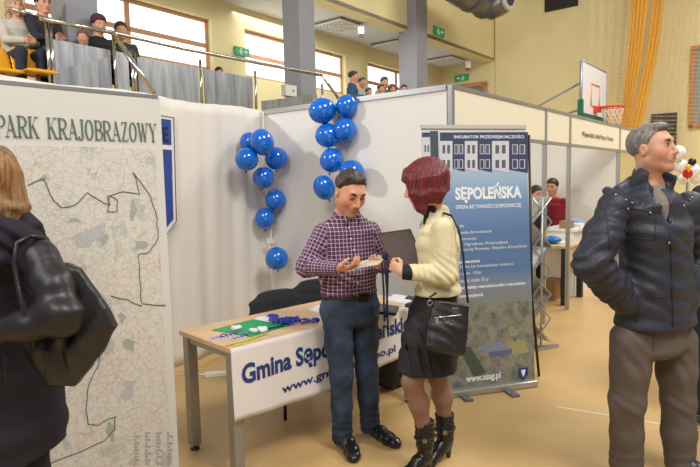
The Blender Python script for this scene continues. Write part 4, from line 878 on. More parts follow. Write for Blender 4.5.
# ---------------- text
def text_mesh(body, bold=0.0, sp=1.0):
    cu = bpy.data.curves.new('t', 'FONT'); cu.body = body; cu.size = 1; cu.offset = bold; cu.space_character = sp; cu.resolution_u = 3
    o = bpy.data.objects.new('t', cu); col.objects.link(o); dg = bpy.context.evaluated_depsgraph_get(); dg.update()
    me = bpy.data.meshes.new_from_object(o.evaluated_get(dg)); bpy.data.objects.remove(o); return me
def place_text(body, o, r, u, w, h, mt, parent, bold=0.0, nm='lettering', fn=None, lift=.002):
    """o: lower-left corner, r: reading direction, u: up; fitted to width w and height h"""
    me = text_mesh(body, bold); co_ = np.array([v.co[:] for v in me.vertices]); mn, mx = co_.min(0), co_.max(0); r = nz(r); u = nz(u); n = np.cross(r, u)
    for v, c in zip(me.vertices, co_):
        x = (c[0]-mn[0])/(mx[0]-mn[0])*w; y = (c[1]-mn[1])/(mx[1]-mn[1])*h
        p = fn(x, y) if fn else v3(*o)+r*x+u*y+n*lift
        v.co = tuple(p)
    return link(nm, me, mt, parent)
ink = mat('fascia_ink', (70, 70, 72), .6)
a, b2 = atl(582, 138, A_-n3*.012, u3), atl(613, 141.5, A_-n3*.012, u3); place_text('Wojewódzki Urząd Pracy w Toruniu', v3(a[0], a[1], a[2]), b2*[1, 1, 0]-a*[1, 1, 0], Z3, np.linalg.norm((b2-a)[:2]), .085, ink, p3, .01)
# ---------------- shield sign on the fabric wall
ws = thing('shield_sign', atl(165, 180, B_, d1), 'white sign with a blue shield, half hidden behind the map board', 'sign')
SP = lambda x, y, off: atl(x, y, B_+n1*off, d1)
lft = 125
MB().prism([SP(lft, 108, .045), SP(175, 115.5, .045), SP(178, 221, .045), SP(164, 242, .045), SP(lft, 262, .045)], -n1*.012).build('sign_board', mat('sign_board_white', (224, 220, 214), .5), ws)
navyb = mat('shield_blue', (40, 66, 140), .5)
MB().prism([SP(lft, 113, .05), SP(171, 120, .05), SP(171.5, 145, .05), SP(lft, 140, .05)], -n1*.004).build('name_band', navyb, ws)
MB().prism([SP(lft, 146, .05), SP(171.8, 150, .05), SP(173.5, 219, .05), SP(164, 231, .05), SP(lft, 244, .05)], -n1*.004).build('shield', navyb, ws)
MB().tube([SP(lft, 110, .048), SP(173.7, 117.5, .048), SP(176.5, 221, .048), SP(163, 240, .048), SP(lft, 258, .048)], .004, 5).build('outline', mat('sign_line', (60, 64, 90), .5), ws)
a = SP(163.3, 142, .053); place_text('E', a, SP(169, 142, .053)-a, Z3, np.linalg.norm(SP(168.6, 142, .053)-a), .125, mat('band_letter', (20, 26, 48), .5), ws, .03)
# ================================================================== map board
MR = atz(160, 98.5, 2.04); ML = atz(0, 83.5, 2.04); md = nz((ML-MR)*[1, 1, 0]); mn = v3(-md[1], md[0], 0); mn = mn if mn@(CAM-MR) > 0 else -mn; rd = -md
MP = lambda x, y, off=.004: atl(x, y, MR+mn*off, md)
mb = thing('map_board', v3(MR[0], MR[1], 0)+md*.7, 'tall white display board with a large regional map and the title PARK KRAJOBRAZOWY', 'display board')
Rr = v3(MR[0], MR[1], 0); Wd = np.linalg.norm((ML-MR)[:2])+.55
MB().prism([Rr+Z3*.03, Rr+Z3*2.04, Rr+md*Wd+Z3*2.04, Rr+md*Wd+Z3*.03], -mn*.03).build('board', mat('board_white', (212, 212, 206), .5), mb)
MB().prism([Rr+md*.01+Z3*2.035, Rr+md*Wd+Z3*2.035, Rr+md*Wd+Z3*2.055, Rr+md*.01+Z3*2.055], -mn*.034).build('top_rail', alu, mb)
for t in (.15, Wd-.2): MB().box(Rr+md*t+Z3*.015-mn*.0, (.03, .22, .015), [md, mn, Z3]).build('foot', alu, mb)
m_, nt, b = newmat('printed_map'); tc = nt.nodes.new('ShaderNodeTexCoord'); V = tc.outputs['Object']
n0 = noise(nt, V, 3.2, 6, .8); base_c = mixc(nt, mth(nt, 'MULTIPLY', mth(nt, 'GREATER_THAN', n0, .60), .6), (214, 212, 205), (178, 184, 172))
n00 = noise(nt, V, 7.5, 5, .4); base_c = mixc(nt, mth(nt, 'MULTIPLY', mth(nt, 'GREATER_THAN', n00, .64), .6), base_c, (160, 172, 180))
n5 = noise(nt, V, 130, 3, 1); base_c = mixc(nt, mth(nt, 'MULTIPLY', mth(nt, 'GREATER_THAN', n5, .62), .35), base_c, (150, 146, 138))
def vor(scale, w, colr, fac, src):
    v = nt.nodes.new('ShaderNodeTexVoronoi'); v.feature = 'DISTANCE_TO_EDGE'; v.inputs['Scale'].default_value = scale
    wq = nt.nodes.new('ShaderNodeTexNoise'); wq.inputs['Scale'].default_value = scale*1.5; nt.links.new(V, wq.inputs['Vector']); va = nt.nodes.new('ShaderNodeVectorMath'); va.operation = 'MULTIPLY_ADD'; nt.links.new(wq.outputs['Color'], va.inputs[0]); va.inputs[1].default_value = (.7/scale,)*3; nt.links.new(V, va.inputs[2]); nt.links.new(va.outputs[0], v.inputs['Vector'])
    return mixc(nt, mth(nt, 'MULTIPLY', mth(nt, 'LESS_THAN', v.outputs['Distance'], w), fac), src, colr)
base_c = vor(9, .014, (206, 168, 128), .4, base_c); base_c = vor(26, .05, (176, 170, 158), .35, base_c); base_c = vor(5.2, .008, (196, 146, 118), .35, base_c); base_c = vor(14, .02, (140, 150, 150), .3, base_c)
nt.links.new(base_c, b.inputs['Base Color']); b.inputs['Roughness'].default_value = .55
zt_ = MP(100, 140)[2]
MB().prism([Rr+mn*.003+md*.045+Z3*.06, Rr+mn*.003+md*.045+Z3*1.79, Rr+mn*.003+md*(Wd-.04)+Z3*1.79, Rr+mn*.003+md*(Wd-.04)+Z3*.06], -mn*.003).build('map_sheet', m_, mb)
bl_ = mat('map_boundary_ink', (104, 110, 100), .6)
for pts in ([(28, 186), (43, 178), (51, 196), (61, 208), (75, 205), (87.5, 193), (102, 202), (110, 205), (108, 196), (122, 192), (140, 194), (133.6, 173), (151, 196), (157, 218), (158, 238), (150, 252), (138.5, 255), (140.5, 290), (142, 304), (166, 305)], [(108, 196), (108, 212), (117, 211), (118, 200), (110, 196)], [(110, 296), (128, 300), (142, 306)], [(100, 352), (98, 366), (88, 385), (86, 405), (88, 424), (96, 426), (106, 420), (116, 416), (114, 430), (104, 441), (80, 452), (40, 467), (-5, 475)]):
    q = []
    for (x0, y0), (x1, y1) in zip(pts[:-1], pts[1:]):
        for t in (0, .33, .66): q.append(MP(x0+(x1-x0)*t+random.uniform(-.7, .7), y0+(y1-y0)*t+random.uniform(-.7, .7), .0045))
    q.append(MP(*pts[-1], .0045)); MB().tube(q, .0024, 5).build('boundary_line', bl_, mb)
gpat = mat('map_green_ink', (160, 172, 154), .6)
for cx_, cy_, w_, h_ in ((133, 210, 5, 12), (140, 245, 9, 9), (111, 432, 6, 13), (130, 345, 8, 11), (44, 178, 6, 4), (104, 240, 6, 8), (122, 318, 5, 6), (75, 220, 8, 5)):
    MB().poly([MP(cx_+w_*math.cos(t)*(.7+.3*math.sin(3*t+cx_)), cy_+h_*math.sin(t)*(.7+.3*math.cos(2*t+cy_)), .0036) for t in np.linspace(0, 6.28, 14)[:-1]]).build('forest_patch', gpat, mb)
hist = mat('map_histogram', (168, 168, 164), .6)
for i in range(4):
    m = MB(); x0 = 134+i*11
    for j in range(10): y0 = 432+j*3.4; w_ = 1.5+abs(math.sin(j*1.7+i))*4.5; m.poly([MP(x0, y0, .0036), MP(x0+w_, y0, .0036), MP(x0+w_, y0+2.4, .0036), MP(x0, y0+2.4, .0036)])
    m.build('histogram', hist, mb)
# serif lettering for the title
def arc(cx_, cy_, rx, ry, a0, a1, n=14): return [(cx_+rx*math.cos(math.radians(a0+(a1-a0)*i/n)), cy_+ry*math.sin(math.radians(a0+(a1-a0)*i/n))) for i in range(n+1)]
T_, t_ = .15, .055
def bowl(x0, y0, y1, rx): return ('r', [(x0, y1)]+arc(x0+.18, (y0+y1)/2, rx, (y1-y0)/2, 90, -90)+[(x0, y0)])
GL = {'P': (.66, [('l', (.17, 0), (.17, 1), T_), ('s', .17, 0), ('s', .17, 1), bowl(.2, .46, .97, .3)]),
 'A': (.80, [('l', (.12, 0), (.42, 1), t_), ('l', (.38, 1), (.68, 0), T_), ('l', (.2, .33), (.6, .33), t_), ('s', .12, 0), ('s', .68, 0)]),
 'R': (.76, [('l', (.17, 0), (.17, 1), T_), ('s', .17, 0), ('s', .17, 1), bowl(.2, .48, .97, .28), ('l', (.38, .5), (.66, 0), T_), ('s', .68, 0)]),
 'K': (.80, [('l', (.17, 0), (.17, 1), T_), ('s', .17, 0), ('s', .17, 1), ('l', (.2, .4), (.64, 1), t_), ('l', (.36, .58), (.68, 0), T_), ('s', .68, 0), ('s', .64, 1)]),
 'J': (.50, [('l', (.33, .18), (.33, 1), T_), ('s', .33, 1), ('r', arc(.2, .2, .16, .2, 0, -170))]),
 'O': (.76, [('r', arc(.38, .5, .28, .48, 0, 360, 28))]),
 'B': (.68, [('l', (.17, 0), (.17, 1), T_), ('s', .17, 0), ('s', .17, 1), bowl(.2, .52, .97, .24), bowl(.2, .03, .52, .3)]),
 'Z': (.68, [('l', (.08, .97), (.6, .97), t_), ('l', (.06, .03), (.62, .03), t_), ('l', (.5, .97), (.14, .03), T_), ('l', (.09, .97), (.09, .8), t_), ('l', (.61, .03), (.61, .2), t_)]),
 'W': (1.06, [('l', (.13, 1), (.35, 0), T_), ('l', (.35, 0), (.55, 1), t_), ('l', (.5, 1), (.72, 0), T_), ('l', (.72, 0), (.93, 1), t_), ('s', .13, 1), ('s', .93, 1)]),
 'Y': (.78, [('l', (.12, 1), (.39, .45), T_), ('l', (.39, .45), (.66, 1), t_), ('l', (.39, 0), (.39, .5), T_), ('s', .39, 0), ('s', .12, 1), ('s', .66, 1)])}
def serif(word, fn):
    m = MB(); x = 0
    for ch in word:
        if ch == ' ': x += .55; continue
        w_, S = GL[ch]
        for s_ in S:
            if s_[0] == 'l': (ax, ay), (bx, by), th = s_[1:]; L = math.hypot(bx-ax, by-ay); hz_ = th/2 if abs(by-ay) > .05 else 0; pts = [(ax-hz_, ay), (ax+hz_, ay), (bx+hz_, by), (bx-hz_, by)] if hz_ else [(ax, ay-th/2), (bx, by-th/2), (bx, by+th/2), (ax, ay+th/2)]; m.poly([fn(x+p, q) for p, q in pts])
            elif s_[0] == 's': cx_, y = s_[1], s_[2]; y0 = 0 if y == 0 else 1-t_; m.poly([fn(x+p, q) for p, q in ((cx_-.15, y0), (cx_+.15, y0), (cx_+.15, y0+t_), (cx_-.15, y0+t_))])
            else:
                P = s_[1]; W_ = []
                for i, p in enumerate(P): q0, q1 = P[max(i-1, 0)], P[min(i+1, len(P)-1)]; tx, ty = q1[0]-q0[0], q1[1]-q0[1]; l = math.hypot(tx, ty) or 1; th = t_+(T_-t_)*(abs(ty)/l)**1.5; W_.append((p[0]-ty/l*th/2, p[1]+tx/l*th/2, p[0]+ty/l*th/2, p[1]-tx/l*th/2))
                for i in range(len(W_)-1): a, b3 = W_[i], W_[i+1]; m.poly([fn(x+a[0], a[1]), fn(x+b3[0], b3[1]), fn(x+b3[2], b3[3]), fn(x+a[2], a[3])])
        x += w_+.03
    return m, x
_, TW = serif('PARK KRAJOBRAZOWY', lambda a, b: (0, 0, 0))
a = MP(-6, 118.5); b2 = MP(157.5, 141.5); Lw = np.linalg.norm((b2-a)[:2]); z0 = MP(157.5, 142.5)[2]; z1 = MP(157.5, 124)[2]
tm, _ = serif('PARK KRAJOBRAZOWY', lambda x, y, a=a: v3(a[0], a[1], 0)+rd*x/TW*Lw+Z3*(z0+(z1-z0)*y)+mn*.001)
tm.build('title_lettering', mat('title_green', (86, 108, 96), .6), mb)
# ================================================================== roll-up banner
RB = v3(1.411, 4.265, 0); rdn = nz((.965, .263, 0)); RW = .865; RL = RB-rdn*RW; rn = v3(rdn[1], -rdn[0], 0); RUP = nz(Z3*2-rn*.15); RNN = np.cross(rdn, RUP); RNN = RNN if RNN@rn > 0 else -RNN
def RP(x, y, off=.002): q = RB+RNN*off; d = ray(x, y); return CAM+d*((q-CAM)@RNN)/(d@RNN)
#
ru = thing('roll_up_banner', (RB+RL)/2, 'blue roll-up banner with SĘPOLEŃSKA title, office building picture and aerial view', 'banner')
MB().prism([RL+Z3*.0+rn*.05, RB+Z3*.0+rn*.05, RB+rn*.05+Z3*.055, RB+rn*.02+Z3*.085, RL+rn*.02+Z3*.085, RL+rn*.05+Z3*.055][:2]+[RB+rn*.05+Z3*.05, RL+rn*.05+Z3*.05], -rn*.1).build('cassette', mat('cassette_silver', (186, 184, 178), .35, .7), ru, bevel=.012)
MB().box((RL+RB)/2+RUP*2.0, (RW/2, .012, .014), [rdn, rn, Z3]).build('top_bar', mat('bar_cream', (214, 210, 196), .4, .3), ru)
for x, y in ((466, 399), (512, 394.5)): a = atz(x, y, 0); MB().box(v3(a[0], a[1], .008)-rn*.06, (.03, .12, .008), [rdn, rn, Z3]).build('foot', mat('foot_grey', (120, 124, 132), .4, .5), ru)
m_, nt, b = newmat('roll_up_print'); tc = nt.nodes.new('ShaderNodeTexCoord'); sp = nt.nodes.new('ShaderNodeSeparateXYZ'); nt.links.new(tc.outputs['Object'], sp.inputs[0]); z = sp.outputs[2]
zr = mth(nt, 'DIVIDE', z, 2.0); zr = mth(nt, 'ADD', zr, mth(nt, 'MULTIPLY', mth(nt, 'SUBTRACT', noise(nt, tc.outputs['Object'], 2.5, 4), .5), .03))
gr_ = nramp(nt, zr, [(0, (112, 122, 104)), (.36, (128, 134, 132)), (.40, (122, 138, 156)), (.46, (88, 120, 160)), (.60, (92, 124, 168)), (.72, (118, 150, 190)), (.80, (158, 184, 208)), (.9, (186, 200, 214)), (.985, (206, 210, 212))])
nn_ = noise(nt, tc.outputs['Object'], 16, 7, .3); gr2 = nramp(nt, nn_, [(.28, (64, 76, 72)), (.42, (112, 116, 102)), (.52, (150, 144, 126)), (.6, (106, 118, 96)), (.75, (178, 172, 162))])
vv = nt.nodes.new('ShaderNodeTexVoronoi'); vv.inputs['Scale'].default_value = 14; nt.links.new(tc.outputs['Object'], vv.inputs['Vector']); vv.inputs['Scale'].default_value = 17; gr3 = nramp(nt, vv.outputs['Color'], [(.15, (70, 84, 78)), (.35, (122, 118, 90)), (.5, (160, 152, 134)), (.65, (100, 112, 104)), (.85, (142, 138, 150))]); aer = mixc(nt, .5, gr2.outputs['Color'], gr3.outputs['Color'])
mk = mth(nt, 'LESS_THAN', mth(nt, 'ADD', z, mth(nt, 'MULTIPLY', noise(nt, tc.outputs['Object'], 6, 4), .08)), .70)
cc = mixc(nt, mth(nt, 'MULTIPLY', mk, .9), gr_.outputs['Color'], aer); nt.links.new(cc, b.inputs['Base Color']); b.inputs['Roughness'].default_value = .45
MB().prism([RL+RUP*.05, RB+RUP*.05, RB+RUP*1.99, RL+RUP*1.99], -RNN*.004).build('printed_sheet', m_, ru)
def rq(x0, y0, x1, y1, mt, nm, off=.0015, parent=ru):
    m = MB(); m.poly([RP(x0, y1, off), RP(x1, y1, off), RP(x1, y0, off), RP(x0, y0, off)]); return m.build(nm, mt, parent)
fnv = mat('print_navy', (62, 68, 100), .5); fwh = mat('print_white', (206, 206, 214), .5); fgl = mat('print_glass', (92, 96, 110), .5); ftw = mat('print_tower', (72, 78, 92), .5)
def rquad(c, mt, nm, off): m = MB(); m.poly([RP(x, y, off) for x, y in c]); return m.build(nm, mt, ru)
rquad([(440, 132.5), (528, 132), (528, 142), (440, 142)], fnv, 'roof_band', .0012)
bls = [(440, 452.5, 0), (452.5, 464.8, 1), (464.8, 477.5, 0), (477.5, 492, 1), (492, 509, 0), (509, 528, 1)]
for x0, x1, k_ in bls:
    f0, f1 = 170-(528-x0)*.02, 170-(528-x1)*.02
    rquad([(x0, 141), (x1, 141), (x1, f1+3), (x0, f0)], fnv if k_ else fwh, 'facade_bay', .0016)
    wv = x1-x0
    for yy, hh in ((145, 8.5), (160, 8)):
        for q in (.2, .58):
            xa = x0+wv*q; rquad([(xa-.5, yy-.6), (xa+wv*.24+.5, yy-.6), (xa+wv*.24+.5, yy+hh+.6), (xa-.5, yy+hh+.6)], fwh, 'window_frame', .0019) if k_ else None
            rquad([(xa, yy), (xa+wv*.22, yy), (xa+wv*.22, yy+hh), (xa, yy+hh)], fgl if not k_ else fnv if yy > 150 else fgl, 'printed_window', .0022)
rquad([(430, 131), (438, 131), (439, 168), (431, 168)], ftw, 'printed_tower', .002); rquad([(422.5, 141), (430, 141), (430, 167), (423, 167)], fwh, 'facade_bay', .0016); rquad([(422, 132.5), (430, 132.5), (430, 137), (422, 137)], fnv, 'roof_band', .0014)
for x in (424.5, 427.5): rquad([(x, 145), (x+1.6, 145), (x+1.6, 152), (x, 152)], fgl, 'printed_window', .002)
wt = mat('print_lettering', (236, 240, 245), .5)
def rtext(s, x0, x1, yt, yb, bold=0.0, mt=wt): a = RP(x0, yb+ (0), .0028); b3 = RP(x1, yb, .0028); tz = (RP(x0, yt, .0028)-a)@RUP; place_text(s, v3(*a), rdn, RUP, (b3-a)@rdn, tz, mt, ru, bold, lift=0)
rtext('INKUBATOR PRZEDSIĘBIORCZOŚCI', 454, 524, 134.2, 139.2, .015); rtext('SĘPOLEŃSKA', 455.5, 522, 183.5, 203.5, .045); rtext('STREFA AKTYWNOŚCI GOSPODARCZEJ', 456, 521, 204, 210.5, .02)
for s, x1, y, h, bo in (('infrastruktura', 464, 224, 3.5, .0), ('zasoby dla inwestorów', 492, 231, 4, 0), ('gruntów komunalnych', 477, 237.5, 4, 0), ('ul. Ogrodowa, Przemysłowa', 508, 243, 4, 0), ('z siecią Powiatu, Sępólno Krajeńskie', 527, 248, 4, 0), ('powierzchnia', 480, 260.5, 4, .03), ('37 ha (w kompleksie inwest.)', 514, 265.5, 4, 0), ('o pow. 122ar', 482, 272, 4, 0), ('działek około 30 ar', 489, 279, 4, 0), ('sprzedaży nieruchomości i warunków', 526, 286, 4.6, .03), ('inwestycyjnych.', 484, 294.5, 4.6, .03)): rtext(s, 459.5, x1, y, y+h, bo)
rtext('www.ssag.pl', 466, 501, 375.5, 384.5, .03)
rquad([(518.5, 368.5), (528, 367), (528, 375), (523.5, 379.8), (518.8, 376.5)], mat('emblem_blue', (36, 56, 110), .5), 'emblem_shield', .003); rquad([(521, 370), (525.5, 369.3), (525, 373), (523.5, 377), (522, 374)], wt, 'emblem_mark', .0036)
rquad([(478, 346), (500, 341), (514, 350), (491, 358)], mat('print_hall_roof', (132, 136, 158), .5), 'printed_factory', .0012); rquad([(488, 352), (512, 349), (512, 353), (490, 358)], mat('print_hall_wall', (96, 104, 138), .5), 'printed_factory', .0016)
rquad([(505, 343), (524, 340), (529, 352), (513, 355)], mat('print_field', (156, 152, 104), .5), 'printed_field', .0012); rquad([(460, 350), (470, 346), (486, 372), (474, 378)], mat('print_trees', (72, 84, 74), .5), 'printed_trees', .0012)
MB().tube([aty(529, 135, 4.56), aty(532, 300, 4.50), aty(539, 376, 4.45)], .011, 8).build('support_pole', mat('pole_black', (24, 24, 26), .4), ru)
# ================================================================== table with banner
TA = v3(-.646, 2.914, 0); tu = nz((.722, .692, 0)); tn = v3(-tu[1], tu[0], 0); TL_, TW_, TZ = 1.56, .57, .74
m_, nt, b = newmat('beech_laminate'); tc = nt.nodes.new('ShaderNodeTexCoord'); mp = nt.nodes.new('ShaderNodeMapping'); mp.inputs['Rotation'].default_value = (0, 0, -.764); mp.inputs['Scale'].default_value = (2, 30, 30); nt.links.new(tc.outputs['Object'], mp.inputs['Vector']); r_ = nramp(nt, noise(nt, mp.outputs['Vector'], 1, 4), [(.3, (206, 168, 126)), (.7, (226, 194, 154))]); nt.links.new(r_.outputs['Color'], b.inputs['Base Color']); b.inputs['Roughness'].default_value = .35; beech = m_
tb = thing('table', TA+tu*TL_/2+tn*TW_/2, 'beech topped table with grey metal legs at the left end, covered in badges and lanyards', 'table')
c = [TA, TA+tu*TL_, TA+tu*TL_+tn*TW_, TA+tn*TW_]; MB().prism([q+Z3*(TZ-.028) for q in c], (0, 0, .028)).build('tabletop', beech, tb, bevel=.003)
lg = mat('table_leg_silver', (160, 158, 154), .4, .6)
for s_, w_ in ((.045, .045), (.045, TW_-.045), (TL_-.06, .045), (TL_-.06, TW_-.045)):
    p = TA+tu*s_+tn*w_; L = MB().box(p+Z3*(.03+(TZ-.058)/2), (.032, .03, (TZ-.058)/2), [tu, tn, Z3]).build('leg', lg, tb, bevel=.006); MB().tube([p+Z3*.0, p+Z3*.012, p+Z3*.014, p+Z3*.03], [.028, .028, .014, .014], 12).build('foot', mat('foot_black', (40, 40, 42), .5), L)
m = MB(); m.box(TA+tu*.045+tn*TW_/2+Z3*(TZ-.05), (.02, TW_/2-.06, .02), [tu, tn, Z3]); m.box(TA+tu*TL_/2+tn*(TW_-.06)+Z3*(TZ-.05), (TL_/2-.06, .015, .02), [tu, tn, Z3]); m.build('under_frame', lg, tb)
# banner cloth on the front
def bfn(s_, z, off=0):
    wv = .006*math.sin(s_*9+.5)*(TZ-z)*2.2+.004*math.sin(s_*23+z*8)*(TZ-z)*2; return TA+tu*s_+Z3*z-tn*(.006+wv+off+.02*(TZ-z))
zb0, zb1, zb2 = atl(234, 420.5, TA, tu)[2], atl(326, 392, TA, tu)[2], atl(400, 357, TA, tu)[2]; s0, s1_, s2_ = [(atl(x, y, TA, tu)-TA)@tu for x, y in ((234, 420), (326, 392), (400, 357))]
print('cloth bottoms', zb0, zb1, zb2, s0, s1_, s2_)
bz = lambda s_: float(np.interp(s_, [s0, s1_, s2_, 1.6], [zb0, zb1, zb2, zb2]))
tbn = thing('table_banner', TA+tu*.8, 'white cloth banner with blue Gmina lettering hung along the table front', 'banner')
MB().grid(lambda u, v: bfn(u*(TL_+.0), bz(u*TL_)+(TZ+.0015-bz(u*TL_))*v), 90, 14).build('cloth', fabric('banner_cloth', (228, 222, 218), .7, 60, .1, .02), tbn, solid=.0018)
blt = mat('banner_blue', (38, 58, 116), .6)
def btext(s, s0, s1, zf, h, nm='lettering', bold=.03):
    place_text(s, None, (1, 0, 0), (0, 0, 1), s1-s0, h, blt, tbn, bold, nm, fn=lambda x, y: bfn(s0+x, zf(s0+x)+y, .003))
tl = lambda x, y: ((atl(x, y, TA-tn*.012, tu)-TA)@tu, atl(x, y, TA-tn*.012, tu)[2])
sA, zA = tl(242, 386); sB, zB = tl(322, 360); sC, zC = tl(383, 342); sD, zD = tl(408, 331); print('txt', sA, zA, sB, zB, sC, zC, sD, zD)
btext('Gmina Sępólno Krajeńskie', sA, sD+.01, lambda s_: zA+(zD-zA)*(s_-sA)/(sD-sA)*1.0-.03, .155, bold=.035)
sE, zE = tl(282, 395); sG, zG = tl(326, 377); btext('www.gmina-sepolno.pl', sE, sE+(sG-sE)*2.9, lambda s_: zE+(zG-zE)*(s_-sE)/(sG-sE)*.5-.01, .066, 'web_address', .025)
sH, zH = tl(421, 322); MB().prism([bfn(sH-.035, zH-.03, .004), bfn(sH+.02, zH-.03, .004), bfn(sH+.02, zH+.035, .004), bfn(sH-.035, zH+.035, .004)], tn*.001).build('emblem', mat('emblem_navy', (38, 46, 84), .5), tbn)
# things on the table
TT = lambda x, y, dz=.0: atz(x, y, TZ+dz)
q = [TT(212, 330.5), TT(254, 319.5), TT(294, 324.5), TT(251, 337)]
gf = tag(MB().prism([p+Z3*.0005 for p in q], (0, 0, .004)).build('document_folder', mat('green_card', (14, 152, 92), .35), org=q[0]), 'bright green cardboard folder lying flat on the table', 'folder')
def paper(c, lab, zz=.0005, colr=(225, 226, 230)): q = [TT(x, y, zz) for x, y in c]; return tag(MB().prism(q, (0, 0, .0012)).build('paper_sheet', mat('paper', colr, .5), org=q[0]), lab, 'paper')
paper([(253, 319), (262, 316), (284, 320), (276, 323.5)], 'white paper sheet half under the blue lanyard pile', .0055); paper([(309, 310), (318, 305), (330, 308), (322, 314)], 'white paper sheet on the table beside the jeans of the checked-shirt man'); paper([(386, 300), (394, 294), (414, 297), (408, 304)], 'white paper sheet between laptop and mouse')
lan = fabric('blue_ribbon', (54, 70, 190), .5); lan2 = fabric('violet_ribbon', (92, 84, 176), .5)
rg = random.Random(7)
def coil(cx_, cy_, sx, sy, n, zt0, lab, grp, mt, nm='lanyard'):
    r = thing(nm, TT(cx_, cy_), lab, 'lanyard', grp)
    for k_ in range(n):
        pts = []; ph = rg.uniform(0, 6); w_ = rg.uniform(.5, 1)
        ux, uy = rg.uniform(-.3, .3)*sx, rg.uniform(-.3, .3)*sy
        for i in range(15): t = i/14*6.28*1.1; pts.append(TT(cx_+ux+sx*w_*math.cos(t+ph)*(.8+.3*math.sin(2*t+ph)), cy_+uy+sy*w_*math.sin(t)*(.8+.3*math.cos(3*t+k_)), zt0+.006+.006*math.sin(3*t+k_)+k_*.0035))
        m = MB(); P = pts
        m.grid(lambda u, v: P[min(int(u*14), 14)]+Z3*(v-.5)*.012+v3(.004*(v-.5), 0, 0), 14, 1); m.build('ribbon', mt, r, solid=.0016)
    return r
for i, (x, y, sx, sy, n, l) in enumerate(((275, 320, 7, 3, 3, 'blue lanyard at the left end of the pile beside the green folder'), (284, 321, 9, 3.5, 4, 'blue lanyard heaped in the middle of the pile'), (293, 319, 10, 3.2, 4, 'blue lanyard in the thick right part of the pile'), (306, 320.5, 8, 2.5, 3, 'blue lanyard strung out towards the checked-shirt man'), (272, 315.5, 7, 1.5, 2, 'blue lanyard trailing at the back of the pile'), (316, 319, 4, 1.6, 2, 'last blue lanyard loop next to the blue jeans'))): coil(x, y, sx, sy, n, .006, l, 'lanyards on the table', lan if i % 3 else lan2)
bw = mat('badge_plastic', (214, 210, 232), .3); bv = mat('badge_violet', (104, 88, 170), .5)
for x, y, l, zz in ((217, 338, 'violet and white name badge at the left of the badge row', 0), (227, 336.6, 'violet and white name badge in the middle of the badge row', 0), (238, 338, 'violet and white name badge at the right of the badge row by the pencils', 0)):
    c = TT(x, y, .004); r = thing('name_badge', c, l, 'badge', 'name badges'); MB().box(c, (.042, .018, .003), [tu, tn, Z3]).build('plastic_sleeve', bw, r)
    for k_ in (-1, 0, 1): MB().box(c+Z3*.0035+tu*k_*.025, (.007, .016, .001), [tu, tn, Z3]).build('printed_strip', bv, r)
    MB().tube([c+tu*.02+Z3*.006, c+tu*.05+Z3*.01+tn*.02, c+tu*.07+Z3*.004], .004, 6).build('ribbon', bv, r)
def crumple(x, y, l):
    c = TT(x, y, .021); F = Fld(c-.06, c+.06, .004); F.ell(c, (.03, .022, .016), None, .01); F.ripple(.005, 120, int(x)); F.build('x', mat('white_wrap', (220, 222, 228), .35), None, c); o = bpy.context.scene.objects['x']; o.name = 'crumpled_wrapper'; tag(o, l, 'wrapper')
crumple(235.5, 328, 'small crumpled clear wrapper on the left of the green folder'); crumple(253, 330, 'larger crumpled clear wrapper with dark strip on the green folder'); crumple(262, 329, 'crumpled clear wrapper at the right of its larger neighbour on the green folder')
MB().tube([TT(266, 328.5, .012), TT(274, 327, .016), TT(283, 325.5, .012)], .005, 6); tag(MB().tube([TT(268, 328.5, .011), TT(275, 327, .012), TT(284, 325.5, .011)], .005, 6).build('black_strap', leather('strap_black', (28, 30, 36)), org=TT(276, 327)), 'short black strap lying on the right part of the green folder', 'strap')
for (x0, y0), (x1, y1), l in (((226, 345.5), (262, 335.5), 'yellow-green pencil nearest the table corner'), ((240, 342.5), (268, 333.5), 'yellow-green pencil lying beside the green folder edge')):
    a, b2 = TT(x0, y0, .005), TT(x1, y1, .005); d = nz(b2-a); r = thing('pencil', a, l, 'pencil'); MB().tube([a, b2-d*.02], .0045, 6).build('barrel', mat('lime_paint', (190, 206, 40), .4), r); MB().tube([b2-d*.02, b2], [.0045, .001], 6).build('point', mat('pencil_wood', (200, 170, 120), .6), r)
lp = thing('laptop', TT(390, 310), 'dark closed laptop on the table behind the dangling lanyard', 'laptop'); q = [TT(372, 314, .001), TT(380, 306, .001), TT(399, 309, .001), TT(396, 316, .001)]; MB().prism(q, (0, 0, .02)).build('case', mat('laptop_black', (34, 33, 34), .35), lp, bevel=.003)
cq = sum(q)/4; MB().prism([cq+(p-cq)*.8+Z3*.0205 for p in q], (0, 0, .0008)).build('lid_panel', mat('laptop_lid', (48, 46, 46), .3), lp)
c = TT(410, 305, .014); F = Fld(c-.09, c+.09, .004); F.ell(c, (.048, .03, .018), frame(tu)[[1, 0, 2]], .01); F.half((0, 0, TZ+.001), -Z3); mo = thing('computer_mouse', c, 'black computer mouse on the table near the cream jacket', 'mouse'); F.build('shell', mat('mouse_black', (26, 26, 30), .3), mo); MB().tube([c+tn*.04-tu*.03-Z3*.008, c+tn*.05-tu*.1-Z3*.01, c+tn*.03-tu*.16-Z3*.01], .002, 5).build('cable', mat('mouse_black', (26, 26, 30), .4), mo)
tag(MB().prism([TT(405, 299, .001), TT(408, 296.5, .001), TT(428, 299, .001), TT(426, 302, .001)], (0, 0, .008)).build('notebook', mat('navy_cover', (30, 38, 78), .5), org=TT(415, 299)), 'thin navy notebook lying behind the computer mouse', 'notebook')
